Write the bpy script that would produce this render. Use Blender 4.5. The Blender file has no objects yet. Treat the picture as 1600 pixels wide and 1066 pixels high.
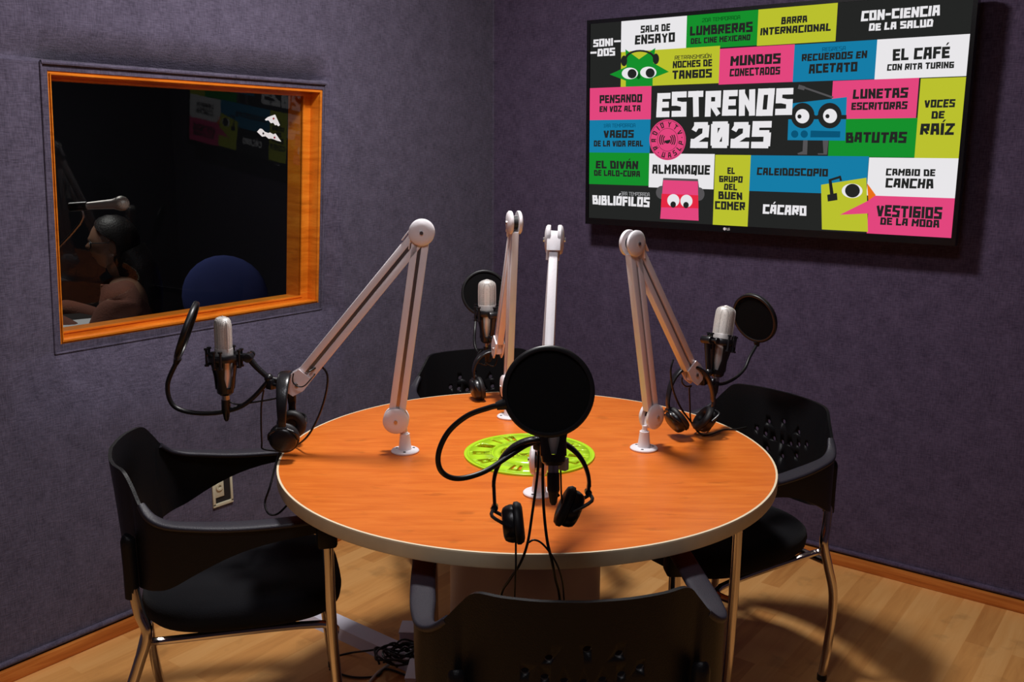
import bpy, bmesh, math, random
from mathutils import Vector, Matrix, Euler
random.seed(7)
S = bpy.context.scene
COL = S.collection
V = Vector
R_ = math.radians

# ------------------------------------------------------------------ camera
CAM = V((2.5962, -3.3165, 1.4837))
YAW, PITCH, ROLL, FPX = 0.6433, 0.2004, 0.0062, 1476.9
_F = V((-math.sin(YAW)*math.cos(PITCH), math.cos(YAW)*math.cos(PITCH), -math.sin(PITCH)))
_R0 = V((math.cos(YAW), math.sin(YAW), 0)); _U0 = _R0.cross(_F)
_R = math.cos(ROLL)*_R0 + math.sin(ROLL)*_U0
_U = -math.sin(ROLL)*_R0 + math.cos(ROLL)*_U0
cd = bpy.data.cameras.new('camera'); cam = bpy.data.objects.new('camera', cd); COL.objects.link(cam)
cd.sensor_width = 36; cd.lens = 36*FPX/1600; cd.clip_start = .05
cam.matrix_world = Matrix(((_R.x, _U.x, -_F.x, CAM.x), (_R.y, _U.y, -_F.y, CAM.y), (_R.z, _U.z, -_F.z, CAM.z), (0, 0, 0, 1)))
S.camera = cam

# ------------------------------------------------------------------ light and exposure
S.view_settings.view_transform = 'Standard'; S.view_settings.look = 'None'
S.view_settings.exposure = 0; S.view_settings.gamma = 1; S.view_settings.use_curve_mapping = False
w = bpy.data.worlds.new('world'); S.world = w; w.use_nodes = True
w.node_tree.nodes['Background'].inputs[0].default_value = (.5, .5, .6, 1)
w.node_tree.nodes['Background'].inputs[1].default_value = .01
def area(name, loc, target, sx, sy, power, col=(1, 1, 1)):
    d = bpy.data.lights.new(name, 'AREA'); d.shape = 'RECTANGLE'; d.size = sx; d.size_y = sy; d.energy = power; d.color = col
    o = bpy.data.objects.new(name, d); COL.objects.link(o); o.location = loc
    o.rotation_euler = (V(target)-V(loc)).to_track_quat('-Z', 'Y').to_euler(); return o
area('ceiling_lamp', (1.05, -1.45, 2.62), (1.05, -1.45, 0), .26, .26, 41, (1, .97, .96))
area('fill_lamp_rear', (1.95, -2.75, 2.62), (1.95, -2.75, 0), .6, .6, 12, (.95, .94, 1))  # added unseen fill on the camera side, brightens the boom arms
area('control_room_fill', (-1.5, -1.3, 2.35), (-1.5, -1.2, 0), .4, .4, 9, (1, .95, .9))  # added unseen fill so the person and paper show behind the glass

# ------------------------------------------------------------------ pixel helpers (ray of the camera cut at a real distance)
def ray(u, v): return _F + _R*((u-800)/FPX) - _U*((v-533)/FPX)
def at(u, v, d): return CAM + ray(u, v)*d
def onz(u, v, z): d = ray(u, v); return CAM + d*((z-CAM.z)/d.z)
def onx(u, v, x): d = ray(u, v); return CAM + d*((x-CAM.x)/d.x)
def lf(u, v):   # view frame at a picture point: depth, right, up
    d = ray(u, v).normalized(); r = (_R-d*_R.dot(d)).normalized(); return d, r, r.cross(d)
def vp(u, v, P, az):
    n = V((-math.sin(az), math.cos(az), 0)); d = ray(u, v); return CAM + d*((V(P)-CAM).dot(n)/d.dot(n))

# ------------------------------------------------------------------ materials
def srgb(r, g, b):
    f = lambda c: (c/255/12.92 if c <= 10 else ((c/255+.055)/1.055)**2.4)
    return (f(r), f(g), f(b), 1)
def mat(name, col, rough=.5, metal=0, spec=.5, bump=None, var=None, emit=None, sheen=0):
    m = bpy.data.materials.new(name); m.use_nodes = True; n = m.node_tree; b = n.nodes['Principled BSDF']
    b.inputs['Base Color'].default_value = (*col[:3], 1); b.inputs['Roughness'].default_value = rough
    b.inputs['Metallic'].default_value = metal; b.inputs['Specular IOR Level'].default_value = spec
    if sheen: b.inputs['Sheen Weight'].default_value = sheen
    if emit: b.inputs['Emission Color'].default_value = (*emit[:3], 1); b.inputs['Emission Strength'].default_value = 1; 
    tc = n.nodes.new('ShaderNodeTexCoord')
    if var:   # (scale, amount)
        nz = n.nodes.new('ShaderNodeTexNoise'); nz.inputs['Scale'].default_value = var[0]; nz.inputs['Detail'].default_value = 6
        n.links.new(tc.outputs['Object'], nz.inputs['Vector'])
        mr = n.nodes.new('ShaderNodeMapRange'); mr.inputs['To Min'].default_value = 1-var[1]; mr.inputs['To Max'].default_value = 1+var[1]
        n.links.new(nz.outputs['Fac'], mr.inputs['Value'])
        mx = n.nodes.new('ShaderNodeVectorMath'); mx.operation = 'SCALE'; mx.inputs[0].default_value = col[:3]
        n.links.new(mr.outputs['Result'], mx.inputs['Scale']); n.links.new(mx.outputs['Vector'], b.inputs['Base Color'])
    if bump:  # (scale, strength)
        nz = n.nodes.new('ShaderNodeTexNoise'); nz.inputs['Scale'].default_value = bump[0]; nz.inputs['Detail'].default_value = 4
        n.links.new(tc.outputs['Object'], nz.inputs['Vector'])
        bp = n.nodes.new('ShaderNodeBump'); bp.inputs['Strength'].default_value = bump[1]; bp.inputs['Distance'].default_value = .004
        n.links.new(nz.outputs['Fac'], bp.inputs['Height']); n.links.new(bp.outputs['Normal'], b.inputs['Normal'])
    return m
def fabric(name, c1, c2):
    m = bpy.data.materials.new(name); m.use_nodes = True; n = m.node_tree; b = n.nodes['Principled BSDF']; L = n.links.new
    b.inputs['Roughness'].default_value = .95; b.inputs['Specular IOR Level'].default_value = .1; b.inputs['Sheen Weight'].default_value = .15
    tc = n.nodes.new('ShaderNodeTexCoord')
    big = n.nodes.new('ShaderNodeTexNoise'); big.inputs['Scale'].default_value = 14; big.inputs['Detail'].default_value = 8; big.inputs['Roughness'].default_value = .7
    L(tc.outputs['Object'], big.inputs['Vector'])
    # heathered threads: noise squeezed along each direction
    def thread(sc):
        mp = n.nodes.new('ShaderNodeMapping'); mp.inputs['Scale'].default_value = sc; L(tc.outputs['Object'], mp.inputs['Vector'])
        t = n.nodes.new('ShaderNodeTexNoise'); t.inputs['Scale'].default_value = 1; t.inputs['Detail'].default_value = 3; L(mp.outputs['Vector'], t.inputs['Vector']); return t
    t1 = thread((40, 40, 300)); t2 = thread((300, 300, 40))
    a = n.nodes.new('ShaderNodeMath'); a.operation = 'ADD'; L(t1.outputs['Fac'], a.inputs[0]); L(t2.outputs['Fac'], a.inputs[1])
    a2 = n.nodes.new('ShaderNodeMath'); a2.operation = 'ADD'; L(a.outputs[0], a2.inputs[0]); L(big.outputs['Fac'], a2.inputs[1])
    cr = n.nodes.new('ShaderNodeMapRange'); cr.inputs['From Min'].default_value = 1.15; cr.inputs['From Max'].default_value = 1.85; L(a2.outputs[0], cr.inputs['Value'])
    mx = n.nodes.new('ShaderNodeMix'); mx.data_type = 'RGBA'; mx.inputs[6].default_value = (*c1, 1); mx.inputs[7].default_value = (*c2, 1)
    L(cr.outputs['Result'], mx.inputs[0]); L(mx.outputs[2], b.inputs['Base Color'])
    bp = n.nodes.new('ShaderNodeBump'); bp.inputs['Strength'].default_value = .35; bp.inputs['Distance'].default_value = .003
    L(a.outputs[0], bp.inputs['Height']); L(bp.outputs['Normal'], b.inputs['Normal'])
    return m
def wood(name, cols, scale, rough=.35, rot=0, knots=True):
    m = bpy.data.materials.new(name); m.use_nodes = True; n = m.node_tree; b = n.nodes['Principled BSDF']; L = n.links.new
    b.inputs['Roughness'].default_value = rough; b.inputs['Specular IOR Level'].default_value = .35
    tc = n.nodes.new('ShaderNodeTexCoord'); r = n.nodes.new('ShaderNodeMapping'); r.inputs['Rotation'].default_value = (0, 0, rot); L(tc.outputs['Object'], r.inputs['Vector'])
    mp = n.nodes.new('ShaderNodeMapping'); mp.inputs['Scale'].default_value = scale; L(r.outputs['Vector'], mp.inputs['Vector'])
    nz = n.nodes.new('ShaderNodeTexNoise'); nz.inputs['Scale'].default_value = 1; nz.inputs['Detail'].default_value = 8; nz.inputs['Roughness'].default_value = .62; nz.inputs['Distortion'].default_value = .6
    L(mp.outputs['Vector'], nz.inputs['Vector'])
    cr = n.nodes.new('ShaderNodeValToRGB'); L(nz.outputs['Fac'], cr.inputs['Fac'])
    e = cr.color_ramp.elements; e[0].position = .28; e[0].color = (*cols[0], 1); e[1].position = .72; e[1].color = (*cols[2], 1)
    k = e.new(.5); k.color = (*cols[1], 1)
    if knots:   # short dark flecks and cloudy patches in the figure
        k1 = n.nodes.new('ShaderNodeMapping'); k1.inputs['Scale'].default_value = [q*f for q, f in zip(scale, (1.6, .5, 1))]; L(r.outputs['Vector'], k1.inputs['Vector'])
        kn = n.nodes.new('ShaderNodeTexNoise'); kn.inputs['Scale'].default_value = 1; kn.inputs['Detail'].default_value = 3; L(k1.outputs['Vector'], kn.inputs['Vector'])
        kr = n.nodes.new('ShaderNodeMapRange'); kr.inputs['From Min'].default_value = .27; kr.inputs['From Max'].default_value = .36; kr.inputs['To Min'].default_value = .78; L(kn.outputs['Fac'], kr.inputs['Value'])
        sm = n.nodes.new('ShaderNodeVectorMath'); sm.operation = 'SCALE'; L(cr.outputs['Color'], sm.inputs[0]); L(kr.outputs['Result'], sm.inputs['Scale']); L(sm.outputs['Vector'], b.inputs['Base Color'])
    else: L(cr.outputs['Color'], b.inputs['Base Color'])
    return m
def emis(name, rgb, k=1.0):
    m = bpy.data.materials.new(name); m.use_nodes = True; n = m.node_tree; n.nodes.clear()
    e = n.nodes.new('ShaderNodeEmission'); e.inputs[0].default_value = srgb(*rgb); e.inputs[1].default_value = k
    o = n.nodes.new('ShaderNodeOutputMaterial'); n.links.new(e.outputs[0], o.inputs[0]); return m

def floor_mat():
    m = bpy.data.materials.new('laminate_floor'); m.use_nodes = True; n = m.node_tree; b = n.nodes['Principled BSDF']; L = n.links.new
    b.inputs['Roughness'].default_value = .42; b.inputs['Specular IOR Level'].default_value = .3
    tc = n.nodes.new('ShaderNodeTexCoord'); mp = n.nodes.new('ShaderNodeMapping'); mp.inputs['Rotation'].default_value = (0, 0, R_(90)); L(tc.outputs['Object'], mp.inputs['Vector'])
    br = n.nodes.new('ShaderNodeTexBrick'); L(mp.outputs['Vector'], br.inputs['Vector'])
    br.inputs['Color1'].default_value = (.0, .0, .0, 1); br.inputs['Color2'].default_value = (1, 1, 1, 1); br.inputs['Mortar'].default_value = (.4, .4, .4, 1)
    br.inputs['Scale'].default_value = 1; br.inputs['Brick Width'].default_value = .52; br.inputs['Row Height'].default_value = .066
    br.inputs['Mortar Size'].default_value = .0006; br.offset = .37; br.inputs['Bias'].default_value = 0
    g = n.nodes.new('ShaderNodeMapping'); g.inputs['Scale'].default_value = (45, 4, 1); L(tc.outputs['Object'], g.inputs['Vector'])
    nz = n.nodes.new('ShaderNodeTexNoise'); nz.inputs['Scale'].default_value = 1; nz.inputs['Detail'].default_value = 6; nz.inputs['Distortion'].default_value = .8; L(g.outputs['Vector'], nz.inputs['Vector'])
    sep = n.nodes.new('ShaderNodeMix'); sep.data_type = 'FLOAT'; sep.inputs[0].default_value = .5
    L(br.outputs['Color'], sep.inputs[2]); L(nz.outputs['Fac'], sep.inputs[3])
    cr = n.nodes.new('ShaderNodeValToRGB'); L(sep.outputs[0], cr.inputs['Fac'])
    e = cr.color_ramp.elements; e[0].position = .1; e[0].color = (.50, .20, .052, 1); e[1].position = .85; e[1].color = (.84, .46, .165, 1)
    k = e.new(.45); k.color = (.71, .335, .098, 1)
    # scattered scuffs
    sc = n.nodes.new('ShaderNodeTexNoise'); sc.inputs['Scale'].default_value = 7; sc.inputs['Detail'].default_value = 9; L(tc.outputs['Object'], sc.inputs['Vector'])
    sr = n.nodes.new('ShaderNodeMapRange'); sr.inputs['From Min'].default_value = .3; sr.inputs['From Max'].default_value = .42; sr.inputs['To Min'].default_value = .75; L(sc.outputs['Fac'], sr.inputs['Value'])
    mul = n.nodes.new('ShaderNodeVectorMath'); mul.operation = 'SCALE'; L(cr.outputs['Color'], mul.inputs[0]); L(sr.outputs['Result'], mul.inputs['Scale'])
    L(mul.outputs['Vector'], b.inputs['Base Color']); return m
def glass_mat():
    m = bpy.data.materials.new('window_glass'); m.use_nodes = True; n = m.node_tree; n.nodes.clear(); L = n.links.new
    t = n.nodes.new('ShaderNodeBsdfTransparent'); t.inputs[0].default_value = (.8, .84, .84, 1)
    g = n.nodes.new('ShaderNodeBsdfGlossy'); g.inputs['Roughness'].default_value = .02
    fr = n.nodes.new('ShaderNodeFresnel'); fr.inputs[0].default_value = 1.25
    mx = n.nodes.new('ShaderNodeMixShader'); L(fr.outputs[0], mx.inputs[0]); L(t.outputs[0], mx.inputs[1]); L(g.outputs[0], mx.inputs[2])
    o = n.nodes.new('ShaderNodeOutputMaterial'); L(mx.outputs[0], o.inputs[0]); return m
def mesh_gauze():
    m = bpy.data.materials.new('black_gauze'); m.use_nodes = True; n = m.node_tree; b = n.nodes['Principled BSDF']; L = n.links.new
    b.inputs['Base Color'].default_value = (.004, .004, .0045, 1); b.inputs['Roughness'].default_value = .9; b.inputs['Specular IOR Level'].default_value = .1
    b.inputs['Alpha'].default_value = .93
    return m
def acrylic():
    m = mat('fluorescent_lime_acrylic', (.6, .95, .03), .22, var=(20, .06)); n = m.node_tree; L = n.links.new
    t = n.nodes.new('ShaderNodeBsdfTranslucent'); t.inputs[0].default_value = (.7, 1, .05, 1)
    mx = n.nodes.new('ShaderNodeMixShader'); mx.inputs[0].default_value = .22; o = n.nodes['Material Output']
    L(n.nodes['Principled BSDF'].outputs[0], mx.inputs[1]); L(t.outputs[0], mx.inputs[2]); L(mx.outputs[0], o.inputs[0]); return m
def grille_mat():
    m = bpy.data.materials.new('silver_grille'); m.use_nodes = True; n = m.node_tree; b = n.nodes['Principled BSDF']; L = n.links.new
    b.inputs['Roughness'].default_value = .4; b.inputs['Metallic'].default_value = .3
    tc = n.nodes.new('ShaderNodeTexCoord'); mp = n.nodes.new('ShaderNodeMapping'); mp.inputs['Scale'].default_value = (1, 1, 1); L(tc.outputs['Object'], mp.inputs['Vector'])
    ch = n.nodes.new('ShaderNodeTexVoronoi'); ch.inputs['Scale'].default_value = 330; ch.inputs['Randomness'].default_value = .12; L(mp.outputs['Vector'], ch.inputs['Vector'])
    cr = n.nodes.new('ShaderNodeValToRGB'); L(ch.outputs['Distance'], cr.inputs['Fac'])
    e = cr.color_ramp.elements; e[0].position = .2; e[0].color = (.13, .12, .12, 1); e[1].position = .5; e[1].color = (.72, .69, .65, 1)
    L(cr.outputs['Color'], b.inputs['Base Color'])
    bp = n.nodes.new('ShaderNodeBump'); bp.inputs['Strength'].default_value = .4; bp.inputs['Distance'].default_value = .001; L(ch.outputs['Distance'], bp.inputs['Height']); L(bp.outputs['Normal'], b.inputs['Normal'])
    return m

M = dict(
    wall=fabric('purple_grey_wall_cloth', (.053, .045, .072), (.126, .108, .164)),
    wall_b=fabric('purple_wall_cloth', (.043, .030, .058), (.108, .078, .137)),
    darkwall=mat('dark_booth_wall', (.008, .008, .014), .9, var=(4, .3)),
    ceil=mat('ceiling_paint', (.35, .34, .36), .9, var=(3, .05)),
    floor=floor_mat(),
    base=wood('skirting_wood', ((.38, .1, .015), (.55, .17, .03), (.66, .24, .05)), (3, 3, 60), .4),
    frame=wood('orange_window_wood', ((.5, .12, .006), (.72, .2, .012), (.85, .29, .025)), (6, 5, 40), .35),
    table=wood('cherry_laminate', ((.62, .13, .016), (.72, .172, .022), (.80, .215, .032)), (7, 52, 1), .3, rot=-.65),
    edge=mat('taupe_edge_band', (.68, .59, .40), .45, var=(30, .12)),
    edge_top=mat('pale_edge_line', (.85, .72, .5), .4),
    ped=mat('grey_pedestal_laminate', (.25, .21, .26), .5, var=(14, .1)),
    white=mat('white_painted_metal', (.83, .79, .82), .32, var=(40, .04), bump=(200, .05)),
    dark=mat('dark_gap', (.01, .01, .012), .6),
    black=mat('black_plastic', (.0085, .0085, .0105), .3, spec=.55, bump=(250, .08)),
    shell=mat('black_chair_plastic', (.0048, .0048, .006), .45, spec=.25, bump=(420, .2)),
    pad=mat('black_arm_plastic_lit', (.022, .02, .03), .48, spec=.5, bump=(420, .25)),  # lighter copy of the chair plastic, light on the arms put into the colour
    seat=mat('black_seat_fabric', (.006, .006, .008), .95, spec=.15, bump=(500, .4), sheen=.05),
    rubber=mat('black_rubber', (.006, .006, .007), .38, spec=.5),
    chrome=mat('chrome_tube', (.62, .57, .54), .14, 1, bump=(30, .02)),
    steel=mat('brushed_steel', (.5, .48, .47), .3, 1),
    grille=grille_mat(), silver=mat('satin_silver', (.72, .68, .66), .38, .5, var=(60, .06)),
    gauze=mesh_gauze(), lime=acrylic(),
    bezel=mat('tv_bezel_black', (.004, .004, .005), .25, bump=(80, .03)),
    glass=glass_mat(), paper=mat('white_paper', (.8, .82, .84), .8, var=(12, .03)),
    race=mat('grey_raceway_plastic', (.68, .66, .76), .5, var=(20, .06)),
    ivory=mat('ivory_plastic', (.62, .58, .42), .45, var=(30, .06)),
    wcable=mat('white_cable', (.62, .58, .56), .5), pcable=mat('purple_cable', (.16, .1, .4), .5),
    blue=mat('blue_upholstery', (.03, .045, .19), .9, var=(20, .1)),
    skin=mat('skin', (.32, .17, .11), .55, var=(30, .06)), hair=mat('black_hair', (.012, .01, .011), .5, bump=(120, .4)),
    shirt=mat('brown_knit', (.22, .085, .06), .95, bump=(160, .5), var=(30, .12)),
    desk=mat('dark_desk', (.03, .025, .025), .6, var=(10, .1)), cup=mat('ear_cushion', (.01, .01, .012), .55),
    trouser=mat('dark_trousers', (.015, .017, .03), .9),
)

# ------------------------------------------------------------------ mesh builder
class MB:
    def __init__(s): s.bm = bmesh.new(); s.mi = 0
    def _f(s, vs):
        try:
            f = s.bm.faces.new(vs); f.material_index = s.mi; f.smooth = True; return f
        except ValueError: return None
    def grid(s, rows, closed=False, cap=False):
        vr = [[s.bm.verts.new(p) for p in r] for r in rows]; n = len(vr[0])
        for i in range(len(vr)-1):
            for j in range(n if closed else n-1):
                s._f([vr[i][j], vr[i][(j+1) % n], vr[i+1][(j+1) % n], vr[i+1][j]])
        if cap: s._f(vr[0][::-1]); s._f(vr[-1])
        return vr
    def box(s, c, size, mtx=None, bevel=0):
        c = V(c); h = V(size)/2; P = []
        for z in (-1, 1):
            for x, y in ((-1, -1), (1, -1), (1, 1), (-1, 1)):
                p = V((x*h.x, y*h.y, z*h.z)); p = (mtx @ p if mtx else p) + c; P.append(s.bm.verts.new(p))
        fs = [s._f([P[i] for i in q]) for q in ((3, 2, 1, 0), (4, 5, 6, 7), (0, 1, 5, 4), (1, 2, 6, 5), (2, 3, 7, 6), (3, 0, 4, 7))]
        if bevel:
            es = {e for f in fs for e in f.edges}
            bmesh.ops.bevel(s.bm, geom=list(es), offset=bevel, segments=2, affect='EDGES', profile=.5)
        return s
    def bar(s, a, b, w, h, up=(0, 0, 1), bevel=0):   # box from a to b, width w across, h along up
        a, b = V(a), V(b); d = b-a; z = d.normalized(); x = z.cross(V(up)); 
        if x.length < 1e-5: x = V((1, 0, 0))
        x.normalize(); y = x.cross(z)
        m = Matrix((x, z, y)).transposed()
        return s.box((a+b)/2, (w, d.length, h), m, bevel)
    def cyl(s, a, b, r0, r1=None, n=24, bevel=0):
        a, b = V(a), V(b); r1 = r0 if r1 is None else r1; z = (b-a).normalized()
        x = z.orthogonal().normalized(); y = z.cross(x); rows = []
        prof = [(0, r0), (1, r1)]
        L = (b-a).length
        if bevel: prof = [(0, r0-bevel), (bevel*.3/L, r0-bevel*.3), (bevel/L, r0), (1-bevel/L, r1), (1-bevel*.3/L, r1-bevel*.3), (1, r1-bevel)]
        for t, r in prof: rows.append([a+(b-a)*t + (x*math.cos(k*2*math.pi/n)+y*math.sin(k*2*math.pi/n))*r for k in range(n)])
        s.grid(rows, True, True); return s
    def lathe(s, prof, o=(0, 0, 0), n=32, ax=None, sx=1, sy=1):   # prof: (r, z)
        rows = []
        for r, z in prof:
            row = []
            for k in range(n):
                t = 2*math.pi*k/n; p = V((r*sx*math.cos(t), r*sy*math.sin(t), z))
                row.append((ax @ p if ax else p) + V(o))
            rows.append(row)
        if prof[0][0] > .002: s.grid(rows if prof[0] == prof[-1] else rows+[rows[0]], True)
        else: s.grid(rows, True, True)
        return s
    def tube(s, pts, r, n=10, smooth=6, closed=False, flat=None):
        P = [V(p) for p in pts]
        if smooth and len(P) > 2: P = spline(P, smooth, closed)
        rr = r if isinstance(r, (list, tuple)) else None
        rows = []; ref = None; N = len(P)
        for i, p in enumerate(P):
            if closed: t = P[(i+1) % N]-P[i-1]
            else: t = P[min(i+1, N-1)]-P[max(i-1, 0)]
            t.normalize()
            if ref is None: ref = t.orthogonal().normalized() if flat is None else (V(flat)-t*t.dot(V(flat))).normalized()
            else: ref = (ref-t*t.dot(ref)).normalized() if flat is None else (V(flat)-t*t.dot(V(flat))).normalized()
            b = t.cross(ref)
            if rr:
                f = i/(N-1)*(len(rr)-1); j = min(int(f), len(rr)-2); rad = rr[j]+(rr[j+1]-rr[j])*(f-j)
            else: rad = r
            rx, ry = rad if isinstance(rad, tuple) else (rad, rad)
            rows.append([p + ref*math.cos(2*math.pi*k/n)*rx + b*math.sin(2*math.pi*k/n)*ry for k in range(n)])
        if closed: rows.append(rows[0]); s.grid(rows, True)
        else: s.grid(rows, True, True)
        return s
    def ball(s, c, r, n=20, sz=None, mtx=None):
        sz = V(sz) if sz else V((1, 1, 1)); rows = []
        for i in range(n//2+1):
            a = math.pi*(i/(n//2)) ; a = min(max(a, .02), math.pi-.02); row = []
            for k in range(n):
                t = 2*math.pi*k/n; p = V((math.sin(a)*math.cos(t)*sz.x, math.sin(a)*math.sin(t)*sz.y, -math.cos(a)*sz.z))*r
                row.append((mtx @ p if mtx else p)+V(c))
            rows.append(row)
        s.grid(rows, True, True); return s
    def prism(s, poly, f0, f1):   # poly 2D, f0/f1 map 2D to 3D
        a = [s.bm.verts.new(f0(*p)) for p in poly]; b = [s.bm.verts.new(f1(*p)) for p in poly]; n = len(poly)
        s._f(a[::-1]); s._f(b)
        for i in range(n): s._f([a[i], a[(i+1) % n], b[(i+1) % n], b[i]])
        return s
    def quad(s, pts):
        f = s._f([s.bm.verts.new(p) for p in pts])
        if f: f.smooth = False
        return s
    def build(s, name, m, parent=None, sharp=35, local=False):
        bm = s.bm; bmesh.ops.remove_doubles(bm, verts=bm.verts, dist=1e-6)
        bmesh.ops.recalc_face_normals(bm, faces=bm.faces)
        a = R_(sharp)
        for e in bm.edges:
            if len(e.link_faces) == 2: e.smooth = e.calc_face_angle(0) < a
        if parent is not None and not local: bm.transform(TM[parent.name].inverted())
        me = bpy.data.meshes.new(name); bm.to_mesh(me); bm.free()
        for x in (m if isinstance(m, (list, tuple)) else [m]): me.materials.append(x)
        o = bpy.data.objects.new(name, me); COL.objects.link(o)
        if parent is not None: o.parent = parent
        TM[o.name] = TM[parent.name] if parent is not None else Matrix()
        return o
TM = {}
def spline(P, k, closed=False):
    out = []; N = len(P); seg = N if closed else N-1
    for i in range(seg):
        if closed: p0, p1, p2, p3 = P[i-1], P[i], P[(i+1) % N], P[(i+2) % N]
        else: p0, p1, p2, p3 = P[max(i-1, 0)], P[i], P[i+1], P[min(i+2, N-1)]
        for j in range(k):
            t = j/k; out.append(.5*((2*p1)+(p2-p0)*t+(2*p0-5*p1+4*p2-p3)*t*t+(3*p1-p0-3*p2+p3)*t**3))
    if not closed: out.append(P[-1])
    return out
def tag(o, label=None, cat=None, group=None, kind=None):
    if label: o['label'] = label
    if cat: o['category'] = cat
    if group: o['group'] = group
    if kind: o['kind'] = kind
    return o
def thing(name, label, cat, loc=(0, 0, 0), rz=0, group=None, mtx=None):
    o = bpy.data.objects.new(name, None); COL.objects.link(o); o.empty_display_size = .05
    mw = mtx if mtx else Matrix.Translation(V(loc)) @ Matrix.Rotation(rz, 4, 'Z')
    o.matrix_world = mw; TM[o.name] = mw.copy(); return tag(o, label, cat, group)
def copy_tree(o, parent=None):
    c = o.copy(); COL.objects.link(c)
    if parent: c.parent = parent
    for ch in list(o.children): copy_tree(ch, c)
    return c
def struct(o): o['kind'] = 'structure'; return o

# ------------------------------------------------------------------ block lettering (heavy squared capitals drawn from strokes)
G = {
 'A': ['0,0 .12,1 .88,1 1,0', '.06,.38 .94,.38'], 'B': ['0,0 0,1 .82,1 .82,.54 0,.54', '.82,.54 1,.5 1,0 0,0'], 'C': ['1,1 0,1 0,0 1,0'],
 'D': ['0,0 0,1 .75,1 1,.8 1,0 0,0'], 'E': ['1,1 0,1 0,0 1,0', '0,.52 .85,.52'], 'F': ['1,1 0,1 0,0', '0,.5 .85,.5'], 'G': ['1,1 0,1 0,0 1,0 1,.5 .55,.5'],
 'H': ['0,0 0,1', '1,0 1,1', '0,.5 1,.5'], 'I': ['0,0 0,1'], 'J': ['1,1 1,0 0,0 0,.3'], 'L': ['0,1 0,0 1,0'], 'M': ['0,0 0,1 .5,.45 1,1 1,0'],
 'N': ['0,0 0,1 1,0 1,1'], 'O': ['0,0 0,1 1,1 1,0 0,0'], 'P': ['0,0 0,1 1,1 1,.42 0,.42'], 'Q': ['0,0 0,1 1,1 1,0 0,0', '.6,.3 1.0,-.2'],
 'R': ['0,0 0,1 1,1 1,.46 0,.46', '.4,.46 1,0'], 'S': ['1,1 0,1 0,.58 1,.46 1,0 0,0'], 'T': ['0,1 1,1', '.5,1 .5,0'], 'U': ['0,1 0,0 1,0 1,1'],
 'V': ['0,1 .4,0 .6,0 1,1'], 'X': ['0,0 1,1', '0,1 1,0'], 'Y': ['0,1 .5,.5 1,1', '.5,.5 .5,0'], 'Z': ['0,1 1,1 0,0 1,0'],
 '0': ['0,.12 0,.88 .12,1 .88,1 1,.88 1,.12 .88,0 .12,0 0,.12', '.25,.2 .75,.8'], '1': ['.0,.8 .4,1 .4,0', '0,0 .8,0'], '2': ['0,.8 .2,1 .85,1 1,.85 1,.55 0,.15 0,0 1,0'],
 '3': ['0,1 1,1 1,0 0,0', '.2,.5 1,.5'], '5': ['1,1 0,1 0,.56 .85,.56 1,.45 1,.1 .85,0 0,0'], '-': ['.05,.5 .95,.5'], '.': ['0,.5 .02,.5'],
}
ACC = {'É': 'E', 'Á': 'A', 'Í': 'I', 'Ó': 'O'}
WID = {'I': 0, 'M': 1.25, '-': .6, '.': .05, '1': .7, 'E': .85, 'L': .85, 'F': .85}
def text_quads(txt, bold=.215, jit=.06, rnd=None):
    """list of quads; line box is x 0..W, y 0..1 (accents above). returns quads, W"""
    rnd = rnd or random.Random(hash(txt) & 0 or len(txt)*7+ord(txt[0]))
    x = 0; Q = []; t = bold; bw = .62-t
    for ch in txt:
        if ch == ' ': x += .32; continue
        base = ACC.get(ch, ch); wd = bw*WID.get(base, 1)
        sh = 1-abs(rnd.uniform(-jit, jit)); dy = rnd.uniform(0, 1-sh); sk = rnd.uniform(-.04, .04)
        strokes = list(G[base])
        def mp(px, py): return (x+t/2+px*wd+sk*(py-.5), dy+t/2+py*(sh-t))
        lines = [[mp(*map(float, q.split(','))) for q in st.split()] for st in strokes]
        for ln in lines:
            for a, b in zip(ln, ln[1:]):
                dx, dyy = b[0]-a[0], b[1]-a[1]; l = math.hypot(dx, dyy) or 1e-6
                diag = abs(dx) > .1*l and abs(dyy) > .1*l
                ux, uy = dx/l, dyy/l; e = t/2*(.55 if diag else 1); k = t/2*(.82 if diag and base not in 'AV' else 1)
                nx, ny = -uy*k, ux*k
                Q.append([(a[0]-ux*e+nx, a[1]-uy*e+ny), (a[0]-ux*e-nx, a[1]-uy*e-ny), (b[0]+ux*e-nx, b[1]+uy*e-ny), (b[0]+ux*e+nx, b[1]+uy*e+ny)])
        if base == 'I' and False: pass
        if ch in ACC:
            cx = x+t/2+wd*.5
            Q.append([(cx-.05, 1.06), (cx+.05, 1.06), (cx+.2, 1.28), (cx+.06, 1.28)])
        x += wd+t+.075
    return Q, x-.075

# ------------------------------------------------------------------ the room
def rect_mesh(name, m, P, kind=True):
    b = MB(); b.quad(P); o = b.build(name, m); return struct(o)
XR, YF, ZC = 3.9, -4.7, 2.68
fl = MB(); fl.box((XR/2, YF/2, -.03), (XR, -YF, .06)); struct(fl.build('floor', M['floor']))
ce = MB(); ce.box((XR/2, YF/2, ZC+.03), (XR, -YF, .06)); struct(ce.build('ceiling', M['ceil']))
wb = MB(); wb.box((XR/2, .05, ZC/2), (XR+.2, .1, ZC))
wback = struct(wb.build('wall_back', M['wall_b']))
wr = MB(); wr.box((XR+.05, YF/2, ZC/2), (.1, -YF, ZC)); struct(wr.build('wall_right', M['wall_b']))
wf = MB(); wf.box((XR/2, YF-.05, ZC/2), (XR+.2, .1, ZC)); struct(wf.build('wall_front', M['wall']))

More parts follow.
